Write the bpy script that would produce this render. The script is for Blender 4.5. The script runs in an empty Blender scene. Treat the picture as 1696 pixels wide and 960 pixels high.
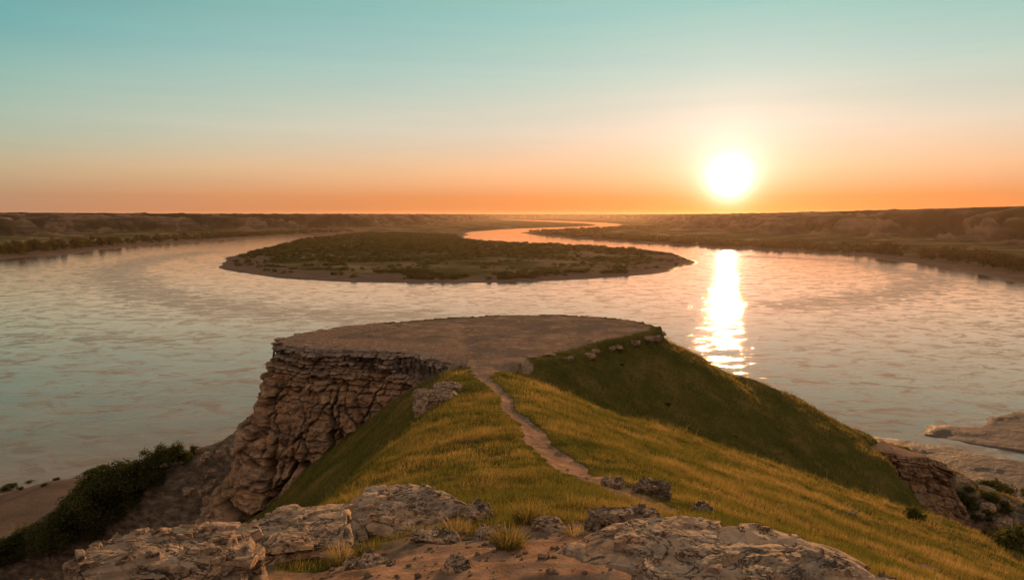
import bpy, math, random
import numpy as np
random.seed(7); RNG = np.random.default_rng(7)
sc = bpy.context.scene
COL = sc.collection
R = math.radians
# ------------------------------------------------------------------ camera model (used for measuring too)
F = 1125.0; TH = R(6.34); CT, ST = math.cos(TH), math.sin(TH)
WATER = -60.0
def ray(px, py):
    u = (px-848)/F; v = (480-py)/F
    return np.array([u, CT+v*ST, -ST+v*CT])
def on_plane(px, py, z=WATER):
    d = ray(px, py); k = z/d[2]
    return d[0]*k, d[1]*k
# ------------------------------------------------------------------ numpy noise
def _h(ix, iy, iz, seed):
    n = (ix.astype(np.int64)*374761393 + iy.astype(np.int64)*668265263 + iz.astype(np.int64)*2147483647 + seed*1274126177) & 0xffffffff
    n = ((n ^ (n >> 13))*1274126177) & 0xffffffff
    n = (n ^ (n >> 16))
    return n
def hash01(ix, iy, iz=None, seed=0):
    if iz is None: iz = np.zeros_like(ix)
    return (_h(ix, iy, iz, seed) & 0xffffff)/float(0xffffff)
_G = RNG.normal(size=(256, 3)); _G /= np.linalg.norm(_G, axis=1)[:, None]
def perlin(x, y, z=0.0, seed=0):
    x = np.asarray(x, float); y = np.asarray(y, float); z = np.zeros_like(x)+z
    xi, yi, zi = np.floor(x), np.floor(y), np.floor(z)
    xf, yf, zf = x-xi, y-yi, z-zi
    f = lambda t: t*t*t*(t*(t*6-15)+10)
    u, v, w = f(xf), f(yf), f(zf)
    def g(a, b, c):
        k = _h(xi+a, yi+b, zi+c, seed) & 255
        G = _G[k]
        return G[..., 0]*(xf-a)+G[..., 1]*(yf-b)+G[..., 2]*(zf-c)
    def lp(a, b, t): return a+(b-a)*t
    return 1.6*lp(lp(lp(g(0,0,0), g(1,0,0), u), lp(g(0,1,0), g(1,1,0), u), v),
              lp(lp(g(0,0,1), g(1,0,1), u), lp(g(0,1,1), g(1,1,1), u), v), w)
def p2(x, y, seed=0):
    x = np.asarray(x, float); y = np.asarray(y, float)
    xi, yi = np.floor(x), np.floor(y); xf, yf = x-xi, y-yi
    f = lambda t: t*t*t*(t*(t*6-15)+10)
    u, v = f(xf), f(yf); z = np.zeros_like(xi)
    def g(a, b):
        k = _h(xi+a, yi+b, z, seed) & 255
        an = k*(2*math.pi/256)
        return np.cos(an)*(xf-a)+np.sin(an)*(yf-b)
    a = g(0,0); b = g(1,0); c = g(0,1); d = g(1,1)
    a = a+(b-a)*u; c = c+(d-c)*u
    return 1.45*(a+(c-a)*v)
def fbm2(x, y, o=4, seed=0, lac=2.03, gain=.5):
    s = 0; a = 1; t = 0
    for i in range(o):
        s = s+a*p2(x+17.3*i, y-9.1*i, seed+i); t += a; x = x*lac; y = y*lac; a *= gain
    return s/t*1.3
def fbm3(x, y, z, o=4, seed=0, lac=2.03, gain=.5):
    s = 0; a = 1; t = 0
    for i in range(o):
        s = s+a*perlin(x+17.3*i, y-9.1*i, z+3.7*i, seed+i); t += a; x = x*lac; y = y*lac; z = z*lac; a *= gain
    return s/t*1.3
def sstep(a, b, x):
    t = np.clip((x-a)/(b-a), 0, 1); return t*t*(3-2*t)
def smax(a, b, k):
    h = np.clip(.5+.5*(a-b)/k, 0, 1)
    return b+(a-b)*h+k*h*(1-h)
def worley2(x, y, seed=0):
    """returns F1, F2, id"""
    xi, yi = np.floor(x), np.floor(y)
    f1 = np.full(x.shape, 9.); f2 = np.full(x.shape, 9.); idd = np.zeros(x.shape)
    for a in (-1, 0, 1):
        for b in (-1, 0, 1):
            cx, cy = xi+a, yi+b
            px = cx+hash01(cx, cy, seed=seed); py = cy+hash01(cx, cy, seed=seed+91)
            d = np.hypot(x-px, y-py); r = hash01(cx, cy, seed=seed+177)
            m = d < f1
            f2 = np.where(m, f1, np.minimum(f2, d)); idd = np.where(m, r, idd); f1 = np.where(m, d, f1)
    return f1, f2, idd
# ------------------------------------------------------------------ polygons
def sdist(px, py, poly, chunk=200000):
    """signed distance, positive inside"""
    P = np.asarray(poly, float); Q = np.roll(P, -1, 0)
    out = np.empty(px.shape); fx = px.ravel(); fy = py.ravel(); o = out.ravel()
    for s in range(0, fx.size, chunk):
        X = fx[s:s+chunk]; Y = fy[s:s+chunk]
        best = np.full(X.shape, 1e18); ins = np.zeros(X.shape, bool)
        for (ax, ay), (bx, by) in zip(P, Q):
            ex, ey = bx-ax, by-ay
            L = ex*ex+ey*ey
            if L < 1e-12: continue
            t = np.clip(((X-ax)*ex+(Y-ay)*ey)/L, 0, 1)
            dx = X-ax-t*ex; dy = Y-ay-t*ey
            best = np.minimum(best, dx*dx+dy*dy)
            if ay != by:
                c = ((ay > Y) != (by > Y)) & (X < ex*(Y-ay)/ey+ax)
                ins ^= c
        o[s:s+chunk] = np.where(ins, 1, -1)*np.sqrt(best)
    return out
def smooth_poly(pts, n=4):
    """Catmull-Rom through an open list of points"""
    P = [np.array(p, float) for p in pts]; out = []
    for i in range(len(P)-1):
        a = P[max(i-1, 0)]; b = P[i]; c = P[i+1]; d = P[min(i+2, len(P)-1)]
        for k in range(n):
            t = k/n
            q = .5*((2*b)+(-a+c)*t+(2*a-5*b+4*c-d)*t*t+(-a+3*b-3*c+d)*t**3)
            out.append(q)
    out.append(P[-1]); return out
# --- river outline, measured in the photograph, laid on the water plane
left_bank = [(-420,480),(-200,452),(0,429),(71,424),(141,416),(212,409),(283,403),(354,398),(425,393),(495,388.5),(566,386),(606,385)]
pen_left = [(606,385),(598,386.3),(566,388.5),(531,393),(492,397),(456,406),(424,413),(386,423),(371,431),(361,438),(382,446),(425,453.5),(478,461),(530,464),(600,466.5),(727,468),(851,467),(939,464),(1020,459),(1080,452.5),(1120,446),(1149,439),(1158,433),(1150,428),(1134,423),(1116,419),(1063,413),(975,407.5),(904,404),(851,402),(805,399.5),(776,395.5),(766,390)]
far_up = [(766,390),(772,386),(790,383),(833,380),(868,378),(939,376),(978,374.2),(986,372.4),(967,370),(904,367.2),(833,364.2)]
far_dn = [(833,363.3),(868,364),(957,367),(1010,369.4),(1033,373),(1028,375.5),(1010,377),(939,380),(904,382),(868,385)]
right_bank = [(868,385),(872,387.5),(886,389.5),(939,394),(1010,398.5),(1096,404),(1150,407),(1202,411),(1308,416),(1379,420),(1450,427),(1520,437),(1591,449),(1662,462),(1696,469),(1800,492),(1950,530),(2150,590)]
near_right = [(2300,600),(1900,668),(1760,674),(1696,681),(1637,690),(1584,700),(1544,704),(1525,712),(1500,719),(1440,724),(1300,732),(1100,745)]
near_left = [(700,738),(500,742),(380,748),(276,762),(212,774),(141,784),(71,795),(0,808),(-200,838),(-500,880)]
def W(pl): return [on_plane(*p) for p in smooth_poly(pl)]
river = W(left_bank)+W(pen_left)+W(far_up)+W(far_dn)+W(right_bank)+W(near_right)+W(near_left)
pen_poly = W(pen_left)
valley_px_left = [(-900,470),(-500,425),(-200,404),(0,396),(141,392),(212,388),(354,384),(460,382),(550,380),(640,378),(727,373),(800,366.5),(850,361)]
valley_px_right = [(920,360.6),(1000,362),(1050,366),(1070,372),(1100,379),(1150,384),(1237,389),(1344,394),(1450,399),(1591,407),(1696,414),(1900,432),(2300,470)]
def Wz(pl, z): return [on_plane(px, py, z) for px, py in smooth_poly(pl, 3)]
valley = Wz(valley_px_left, -57)+Wz(valley_px_right, -57)+[(6000,-300),(1500,-2500),(-1500,-2500),(-6000,-300)]
# --- plateau of the butte
rim = [(-1.2,35.2),(1.1,36.8),(3.2,38.7),(5.7,41.9),(8.2,44.3),(10.1,46.3),(10.5,48),(9.6,50.6),(7.2,53),(2.5,54.3),(-1.5,53.8),(-5.56,52.4),(-10.9,48.9),(-13.8,44.6),(-14.6,41.2),(-12,40.2),(-8.9,39.5),(-5.9,38.2),(-3.5,35.9)]
PZ = -8.0
path_w = [(1.75,7.0,.12),(1.55,7.9,.26),(1.05,10,.36),(.98,11.5,.32),(.56,14,.26),(.46,17,.22),(-.10,20,.19),(-.18,23.5,.19),(-.9,28,.22),(-1.3,31,.26),(-1.4,34,.7),(-1.0,36.5,1.9)]
def crest(y):
    Y = [-80, 0, 3.2, 5.0, 7.7, 11, 17, 23.5, 33, 37, 45]
    Z = [-1.3, -1.65, -1.80, -2.32, -3.25, -4.15, -5.35, -6.45, -7.75, -8.05, -9.2]
    return np.interp(y, Y, Z)
def axis_x(y):
    return np.interp(y, [-50, 0, 3, 7.7, 11, 17, 23.5, 33, 45], [0, .1, .2, .5, .3, 0, -.5, -1.3, -2.0])
def near_parts(x, y):
    c = crest(y)
    s = x-axis_x(y)
    sr = np.maximum(s, 0)
    right = .36*(np.sqrt(sr*sr+2.2)-1.483) + .25*np.maximum(sr-34, 0) + np.maximum(y-33, 0)*.42*sstep(0, 3, s)
    # left edge: nearly level shoulder, then steep
    edge = np.interp(y, [-10, 0, 4, 9, 17, 25, 34, 45], [2.5, 2.6, 2.9, 3.0, 2.7, 1.9, 2.2, 2.5])
    sl = np.maximum(-s, 0)
    t = sl-edge
    left = .06*np.minimum(sl, edge) + (.78+.14*sstep(28, 20, y))*((np.sqrt(t*t+.7)+t)-(np.sqrt(edge*edge+.7)-edge))*.5+.6*np.clip(t-11.5, 0, 9)+.55*np.clip(t-2, 0, 9)*sstep(27, 19, y)
    A = c-np.where(s > 0, right, left)-.8*np.maximum(y-45, 0)
    return A
def near_height(x, y, cliffstep=True):
    A = near_parts(x, y)
    d = -sdist(x, y, rim)               # outside positive
    nr_ = np.abs(d) < 3
    d[nr_] += (.38*fbm2(x[nr_]*.9, y[nr_]*.9, 4, 55)+.12*fbm2(x[nr_]*4, y[nr_]*4, 2, 56))*sstep(3, 1, np.abs(d[nr_]))*np.where((x[nr_] < -2) & (y[nr_] < 44), .2, 1.)
    cliffy = np.clip(sstep(-2.4, -3.8, x)+sstep(50, 53, y), 0, 1)
    do = np.maximum(d, 0)
    wst = sstep(40.5, 44, y)
    drop_c = (10-5.2*wst)*sstep(.0, .9, do)+(.64-.18*wst)*np.maximum(do-.9, 0)
    drop_r = .62*sstep(.0, .45, do)*sstep(3.0, 6.0, x)+.5*do+.012*do*do
    B = PZ-(drop_r*(1-cliffy)+drop_c*cliffy)
    B = np.where(d < 0, PZ-7*sstep(-2.4, -3.8, x)*sstep(48.3, 47.3, y)*sstep(-2.5, -1.7, d)+.03*sstep(0, 6, -d)+.02*fbm2(x*.3, y*.3, 3, 5), B)
    # spur running to the right from the plateau
    S = [(9.0,47.4,-9.1),(16,49.5,-11.9),(22,51.3,-14.8),(31.8,54,-18.9),(36,54.5,-21.5),(44,55,-27.5),(60,56,-39)]
    C = np.full(x.shape, -99.)
    for (ax, ay, az), (bx, by, bz) in zip(S[:-1], S[1:]):
        ex, ey = bx-ax, by-ay; L = ex*ex+ey*ey
        t = np.clip(((x-ax)*ex+(y-ay)*ey)/L, 0 if (ax, ay) == S[0][:2] else -.0, 1)
        dx, dy = x-ax-t*ex, y-ay-t*ey
        side = (ex*dy-ey*dx)/math.sqrt(L)      # + = far side
        dd = np.hypot(dx, dy)
        sl = np.where(side > 0, .75, .26+.012*np.clip(x-9, 0, 20))
        r = np.sqrt(dd*dd+.5)-.7
        C = np.maximum(C, az+(bz-az)*t-sl*r)
    C = C-1.6*np.maximum(7-x, 0)
    H = smax(A, C, 1.2)
    wB = np.where(d < 0, 1., 0.)
    H2 = smax(H, B, .35)
    H = np.where(d < 0, np.maximum(B, H-50), np.where(cliffy > .5, np.maximum(H, B), H2))
    H = H-7.0*sstep(25.2, 26.6, x)*sstep(48.0+.2*(x-27), 46.4+.2*(x-27), y)*sstep(60, 40, x)     # scar below the small right outcrop
    return H, d, cliffy
def path_dist(x, y):
    best = np.full(x.shape, 9.)
    for (ax, ay, aw), (bx, by, bw) in zip(path_w[:-1], path_w[1:]):
        ex, ey = bx-ax, by-ay; L = ex*ex+ey*ey
        t = np.clip(((x-ax)*ex+(y-ay)*ey)/L, 0, 1)
        best = np.minimum(best, np.hypot(x-ax-t*ex, y-ay-t*ey)/(aw+(bw-aw)*t))
    return best           # 1 = edge of path
inlet = [on_plane(1200+.3125*a, 660+.3125*b, -59.8) for a, b in [(930,203),(1040,188),(1120,210),(1200,222),(1300,240),(1450,262),(1587,288),(1800,320),(1800,350),(1587,322),(1450,306),(1300,268),(1180,242),(1050,226)]]
def terrain(x, y):
    """height + masks. x, y arrays (1-D)"""
    x = np.asarray(x, float); y = np.asarray(y, float)
    r = np.hypot(x, y)
    H = np.full(x.shape, -200.); d_rim = np.full(x.shape, 99.); clf = np.zeros(x.shape)
    n = r < 260
    h, dr, cf = near_height(x[n], y[n]); xn, yn = x[n], y[n]
    # micro relief of the hill
    bump = .10*fbm2(xn*.35, yn*.35, 4, 11)+.035*fbm2(xn*2.2, yn*2.2, 3, 12)
    steep = sstep(6, 30, np.abs(xn))
    bump = bump+sstep(4, 10, xn)*(.10*fbm2(xn*1.1, yn*1.1, 4, 16)+.12*np.abs(fbm2(xn*.35, yn*.16, 3, 17)))
    bump = bump+steep*(.9*fbm2(xn*.09, yn*.09, 4, 13)+.35*fbm2(xn*.5, yn*.5, 3, 14))
    leftside = sstep(-5, -14, xn)
    gul = np.abs(fbm2(xn*.10+3, yn*.10, 3, 15))
    bump = bump-leftside*2.2*gul*sstep(-12, -20, h)
    bump = bump*np.where(dr < 0, .15, 1)
    H[n] = h+bump
    d_rim[n] = dr; clf[n] = cf
    pd = np.full(x.shape, 9.); m = r < 45
    pdn = path_dist(x[m], y[m])*(1-.55*fbm2(x[m]*1.5, y[m]*1.5, 4, 21)); pd[m] = pdn
    H = H-.07*sstep(1.3, .4, pd)*(d_rim > 0)
    # floodplain + river
    wx = x+r*.010*fbm2(x/(r*.05+8), y/(r*.05+8), 3, 31)*0
    ns = 26*fbm2(x/160, y/160, 5, 33)+5*fbm2(x/22, y/22, 3, 36)
    ns = ns*np.clip(r/900, .22, 2.2)
    far = r > 70
    ds = np.full(x.shape, -50.); ds[far] = -sdist(x[far], y[far], river)
    ds = ds+ns*.55
    nn_ = r < 420
    ds[nn_] += 4.0*fbm2(x[nn_]/13, y[nn_]/13, 4, 39)
    dv = np.full(x.shape, -500.); f2 = r > 500
    dv[f2] = -sdist(x[f2], y[f2], valley)
    land = .9*sstep(0, 5, ds)+1.1*sstep(10, 60, ds)+1.6*sstep(60, 260, ds)+.5*fbm2(x/40, y/40, 4, 34)*sstep(5, 60, ds)
    bed = -3.0*sstep(0, 25, -ds)-.4*sstep(0, 2, -ds)
    G = WATER+np.where(ds > 0, land, bed)
    # mud flats on the near right: low, with an inlet
    fl = sstep(50, 80, x)*sstep(800, 550, r)*(y < 600)
    di = np.full(x.shape, -99.); m = (fl > 0) & (r > 100)
    di[m] = sdist(x[m], y[m], inlet)+1.2*fbm2(x[m]/7, y[m]/7, 3, 37)
    flat_ = WATER+.12+.16*sstep(0, 30, ds)+.45*sstep(40, 100, ds)+.26*fbm2(x/16, y/9, 5, 38)
    G = np.where((fl > 0) & (ds > 0), G+(flat_-G)*fl*sstep(0, 4, ds), G)
    G = np.where(di > -3, G+(-60.5-G)*sstep(-1.2, .4, di), G)
    # bluffs
    top = 61+np.interp(np.degrees(np.arctan2(x, y)), [-60,-38,-20,0,14,22,38,60], [6,4.5,1.2,.3,0,6,20,22])*sstep(0, 500, dv)*sstep(9000, 2600, r)
    rid = 1-np.abs(fbm2(x/290, y/290, 5, 41, gain=.5))*3.2
    rid2 = np.abs(fbm2(x/90+5, y/90, 4, 43))
    dvv = dv+150*fbm2(x/420, y/420, 3, 42)*sstep(0, 250, dv)-150*(1-rid)*sstep(20, 120, dv)*sstep(560, 260, dv)-60*rid2
    prof = .14*sstep(0, 70, dvv)+.62*sstep(40, 170, dvv)+.24*sstep(160, 330, dvv)
    G = np.where(dv > -5, G+(top-3.6)*prof+(1.6*fbm2(x/200, y/200, 4, 44)+1.5*fbm2(x/900, y/900, 4, 45))*sstep(300, 600, dvv)+sstep(30, 90, dvv)*sstep(430, 260, dvv)*7.0*fbm2(x/45, y/45, 4, 46), G)
    Z = smax(H, G, 1.0) if False else np.maximum(H, G)
    hill = H >= G
    return Z, dict(hill=hill, ds=ds, dv=dv, dvv=dvv, d_rim=d_rim, clf=clf, pd=pd, di=di, near=H, rid=rid)
def hz(x, y):
    z, _ = terrain(np.array([x], float), np.array([y], float)); return float(z[0])
def at_px(px, py, tmax=400, near=False):
    """first point of the ground seen through a photograph pixel"""
    d = ray(px, py); k = 1.2*1.006**np.arange(1200); k = k[k < tmax]
    X = d[0]*k; Y = d[1]*k; Z = d[2]*k
    z, _ = terrain(X, Y)
    i = int(np.argmax(z >= Z))
    return X[i], Y[i], float(z[i])
# ------------------------------------------------------------------ object helpers
def tag(o, label=None, cat=None, group=None, kind=None):
    if label: o['label'] = label
    if cat: o['category'] = cat
    if group: o['group'] = group
    if kind: o['kind'] = kind
    return o
def mesh_np(name, V, quads=None, tris=None, mat=None, smooth=True, attrs=None, parent=None, link=True):
    me = bpy.data.meshes.new(name)
    V = np.asarray(V, np.float32); nq = 0 if quads is None else len(quads); nt = 0 if tris is None else len(tris)
    me.vertices.add(len(V)); me.vertices.foreach_set('co', V.ravel())
    loops = []; 
    if nq: loops.append(np.asarray(quads, np.int32).ravel())
    if nt: loops.append(np.asarray(tris, np.int32).ravel())
    loops = np.concatenate(loops)
    me.loops.add(len(loops)); me.loops.foreach_set('vertex_index', loops)
    me.polygons.add(nq+nt)
    st = np.concatenate([np.arange(nq)*4, nq*4+np.arange(nt)*3]).astype(np.int32)
    me.polygons.foreach_set('loop_start', st)
    me.polygons.foreach_set('use_smooth', np.full(nq+nt, smooth))
    me.update(calc_edges=True)
    for k, a in (attrs or {}).items():
        a = np.asarray(a, np.float32)
        if a.ndim == 1:
            at = me.attributes.new(k, 'FLOAT', 'POINT'); at.data.foreach_set('value', a)
        else:
            at = me.attributes.new(k, 'FLOAT_COLOR', 'POINT')
            if a.shape[1] == 3: a = np.concatenate([a, np.ones((len(a), 1), np.float32)], 1)
            at.data.foreach_set('color', a.ravel())
    if mat: me.materials.append(mat)
    o = bpy.data.objects.new(name, me)
    if link: COL.objects.link(o)
    if parent: o.parent = parent
    return o
def empty(name, loc, rz=0):
    o = bpy.data.objects.new(name, None); COL.objects.link(o); o.location = loc; o.rotation_euler[2] = rz
    o.empty_display_size = .1
    return o
# ------------------------------------------------------------------ material helpers
class NT:
    def __init__(s, name):
        s.m = bpy.data.materials.new(name); s.m.use_nodes = True; s.t = s.m.node_tree; s.t.nodes.clear()
        s.out = s.t.nodes.new('ShaderNodeOutputMaterial')
    def n(s, ty, **k):
        a = s.t.nodes.new(ty)
        for q, v in k.items(): setattr(a, q, v)
        return a
    def l(s, a, b): s.t.links.new(a, b)
    def val(s, sock, v):
        if hasattr(v, 'links'): s.l(v, sock)
        else:
            if sock.type == 'RGBA' and len(v) == 3: v = (*v, 1)
            sock.default_value = v
    def attr(s, name, vec=False):
        a = s.n('ShaderNodeAttribute', attribute_name=name); return a.outputs['Color' if vec else 'Fac']
    def pos(s): return s.n('ShaderNodeNewGeometry').outputs['Position']
    def noise(s, vec, scale, detail=4, rough=.55, dist=0):
        a = s.n('ShaderNodeTexNoise'); s.l(vec, a.inputs['Vector'])
        a.inputs['Scale'].default_value = scale; a.inputs['Detail'].default_value = detail; a.inputs['Roughness'].default_value = rough; a.inputs['Distortion'].default_value = dist
        return a.outputs['Fac']
    def vor(s, vec, scale, feature='F1', out='Distance'):
        a = s.n('ShaderNodeTexVoronoi', feature=feature); s.l(vec, a.inputs['Vector']); a.inputs['Scale'].default_value = scale
        return a.outputs[out]
    def mapping(s, vec, sc_=(1,1,1), rot=(0,0,0)):
        a = s.n('ShaderNodeMapping'); s.l(vec, a.inputs['Vector']); a.inputs['Scale'].default_value = sc_; a.inputs['Rotation'].default_value = rot
        return a.outputs[0]
    def rng(s, v, a, b, c=0, d=1):
        q = s.n('ShaderNodeMapRange'); s.val(q.inputs['Value'], v)
        q.inputs['From Min'].default_value = a; q.inputs['From Max'].default_value = b; q.inputs['To Min'].default_value = c; q.inputs['To Max'].default_value = d
        return q.outputs[0]
    def math(s, op, a, b=None, c=None, clamp=False):
        q = s.n('ShaderNodeMath', operation=op, use_clamp=clamp); s.val(q.inputs[0], a)
        if b is not None: s.val(q.inputs[1], b)
        if c is not None: s.val(q.inputs[2], c)
        return q.outputs[0]
    def mix(s, f, a, b, mode='MIX'):
        q = s.n('ShaderNodeMix', data_type='RGBA', blend_type=mode); s.val(q.inputs[0], f); s.val(q.inputs[6], a); s.val(q.inputs[7], b)
        return q.outputs[2]
    def ramp(s, f, stops):
        q = s.n('ShaderNodeValToRGB'); s.l(f, q.inputs[0]); e = q.color_ramp.elements
        while len(e) > 1: e.remove(e[-1])
        e[0].position = stops[0][0]; e[0].color = (*stops[0][1], 1)
        for p, c in stops[1:]:
            x = e.new(p); x.color = (*c, 1)
        return q.outputs[0]
    def bump(s, h, dist, strength=1, normal=None):
        q = s.n('ShaderNodeBump'); s.l(h, q.inputs['Height']); q.inputs['Distance'].default_value = dist; q.inputs['Strength'].default_value = strength
        if normal is not None: s.l(normal, q.inputs['Normal'])
        return q.outputs[0]
    def bsdf(s, color, rough=.9, normal=None, spec=.3, **k):
        q = s.n('ShaderNodeBsdfPrincipled'); s.val(q.inputs['Base Color'], color); s.val(q.inputs['Roughness'], rough)
        q.inputs['Specular IOR Level'].default_value = spec
        if normal is not None: s.l(normal, q.inputs['Normal'])
        return q
    def finish(s, sh):
        s.l(sh, s.out.inputs['Surface']); return s.m
def ground_material():
    t = NT('ground'); P = t.pos()
    soil = t.attr('soil'); rock = t.attr('rock'); zone = t.attr('zone'); scrub = t.attr('scrub'); bluff = t.attr('bluff'); wet = t.attr('wet')
    n1 = t.noise(P, .55, 5); n2 = t.noise(P, 6, 6, .65); n3 = t.noise(P, 45, 5, .7); n4 = t.noise(P, .06, 5)
    # grass-covered earth between the blades
    g = t.ramp(n1, [(.3,(.055,.058,.010)),(.5,(.10,.082,.018)),(.7,(.19,.125,.04))])
    g = t.mix(t.rng(n2, .35, .7), g, (.045,.045,.015))
    # bare soil
    s1 = t.ramp(n2, [(.28,(.09,.056,.038)),(.44,(.22,.138,.090)),(.56,(.34,.22,.148)),(.72,(.45,.335,.24))])
    s2 = t.ramp(t.noise(P, 1.3, 5, .6), [(.35,(.12,.076,.053)),(.52,(.26,.165,.11)),(.68,(.38,.26,.18))])
    s = t.mix(.5, s1, s2)
    s = t.mix(t.rng(t.noise(P, .42, 9, .72, .5), .46, .56, 0, .75), s, (.135,.105,.085))
    s = t.mix(t.rng(t.noise(P, .8, 9, .75), .54, .64, 0, .7), s, (.13,.115,.036))
    peb = t.vor(P, 38); s = t.mix(t.rng(peb, .12, .22, .55, 0), s, t.ramp(n3, [(.4,(.14,.11,.085)),(.6,(.42,.36,.28))]))
    sm = t.math('ADD', soil, t.rng(n2, .3, .7, -.22, .22)); sm = t.rng(sm, .38, .62)
    c = t.mix(sm, g, s)
    # talus / rocky slope
    r1 = t.ramp(t.noise(t.mapping(P, (1,1,2.2)), 1.6, 7, .65), [(.3,(.045,.035,.027)),(.5,(.12,.092,.068)),(.7,(.26,.2,.145))])
    rm = t.rng(t.math('ADD', rock, t.rng(t.noise(P, .8, 5), .3, .7, -.3, .3)), .35, .65)
    c = t.mix(rm, c, r1)
    # far lowland
    fl = t.ramp(t.noise(P, .011, 7, .62), [(.34,(.026,.032,.012)),(.46,(.055,.055,.020)),(.54,(.12,.092,.044)),(.64,(.20,.145,.085))])
    sand = t.ramp(t.noise(P, .05, 8, .68), [(.3,(.085,.058,.040)),(.7,(.165,.112,.080))])
    fm = t.rng(t.math('ADD', scrub, t.rng(t.noise(P, .03, 6), .3, .7, -.35, .35)), .3, .7)
    flat = t.mix(fm, sand, fl)
    # badlands
    bn = t.noise(t.mapping(P, (1,1,9)), .008, 7, .6)
    bl = t.ramp(bn, [(.3,(.022,.021,.016)),(.45,(.055,.042,.032)),(.58,(.12,.080,.056)),(.72,(.24,.15,.095))])
    gm = t.rng(t.noise(P, .006, 6), .45, .62)
    bl = t.mix(gm, bl, (.028,.030,.015))
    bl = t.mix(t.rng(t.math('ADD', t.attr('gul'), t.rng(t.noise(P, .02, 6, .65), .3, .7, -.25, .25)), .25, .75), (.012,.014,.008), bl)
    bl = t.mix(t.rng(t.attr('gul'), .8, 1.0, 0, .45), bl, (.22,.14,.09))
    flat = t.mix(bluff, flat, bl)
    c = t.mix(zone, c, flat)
    c = t.mix(wet, c, (.040,.026,.020))
    h = t.math('ADD', t.math('MULTIPLY', n2, .10), t.math('MULTIPLY', n3, .030))
    h = t.math('ADD', h, t.math('MULTIPLY', t.rng(peb, 0, .2, .012, 0), soil))
    h = t.math('MULTIPLY', h, t.math('SUBTRACT', 1, zone))
    h = t.math('ADD', h, t.math('MULTIPLY', t.math('MULTIPLY', t.noise(P, .05, 8, .7), 5.0), t.math('MULTIPLY', zone, t.rng(bluff, 0, 1, .35, 1))))
    h = t.math('ADD', h, t.math('MULTIPLY', t.math('MULTIPLY', t.noise(P, 1.6, 7, .7), .5), rock))
    b = t.bump(h, 1.0, 1.0)
    rough = t.rng(wet, 0, 1, .95, .55)
    q = t.bsdf(c, rough, b, .0); t.l(t.math('MULTIPLY', wet, .25), q.inputs['Specular IOR Level']); return t.finish(q.outputs[0])
def stone_material(name, warm=1.0, dark=0.0, scale=1.0, use_obj=True):
    t = NT(name); tc = t.n('ShaderNodeTexCoord'); P = tc.outputs['Object']
    a = t.noise(P, 2.3*scale, 7, .62, .4); b = t.noise(P, 9*scale, 7, .68); c = t.noise(P, 60*scale, 5, .7)
    base = t.ramp(a, [(.28,(.15,.10,.066)),(.44,(.31,.215,.142)),(.55,(.44,.31,.205)),(.72,(.54,.38,.25))])
    base = t.mix(t.rng(t.noise(P, 1.4*scale, 4), .46, .62, 0, .55*warm), base, (.42,.23,.115))
    lich = t.rng(t.noise(P, 4.2*scale, 9, .74, .6), .51, .62, 0, .62)
    base = t.mix(lich, base, (.10,.093,.085))
    base = t.mix(t.rng(b, .3, .46, .75, 0), base, (.10,.068,.046))
    base = t.mix(t.rng(c, .58, .75, 0, .45), base, (.52,.45,.36))
    if dark: base = t.mix(dark, base, (.06,.05,.042))
    rd = t.rng(t.math('ABSOLUTE', t.math('SUBTRACT', t.noise(t.mapping(P, (1,1.3,2.2)), 2.6*scale, 9, .66, .8), .5)), 0, .016, .8, 0)
    base = t.mix(rd, base, (.035,.026,.020))
    pit = t.rng(t.noise(P, 26*scale, 4, .6), .30, .42, .75, 0); base = t.mix(pit, base, (.06,.045,.033))
    cr = t.vor(t.mapping(P, (1,1,2.5)), 3.2*scale, 'DISTANCE_TO_EDGE')
    crk = t.rng(t.math('ADD', cr, t.rng(b, .3, .7, -.05, .05)), .0, .03, 1, 0)
    base = t.mix(t.math('MULTIPLY', crk, .12), base, (.05,.035,.026))
    h = t.math('ADD', t.math('MULTIPLY', b, .034/scale), t.math('MULTIPLY', c, .013/scale))
    h = t.math('ADD', h, t.math('MULTIPLY', a, .02/scale))
    h = t.math('SUBTRACT', h, t.math('MULTIPLY', crk, .006/scale)); h = t.math('SUBTRACT', h, t.math('MULTIPLY', rd, .014/scale)); h = t.math('SUBTRACT', h, t.math('MULTIPLY', pit, .006/scale))
    return t.finish(t.bsdf(base, .88, t.bump(h, 1, 1), .06).outputs[0])
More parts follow.
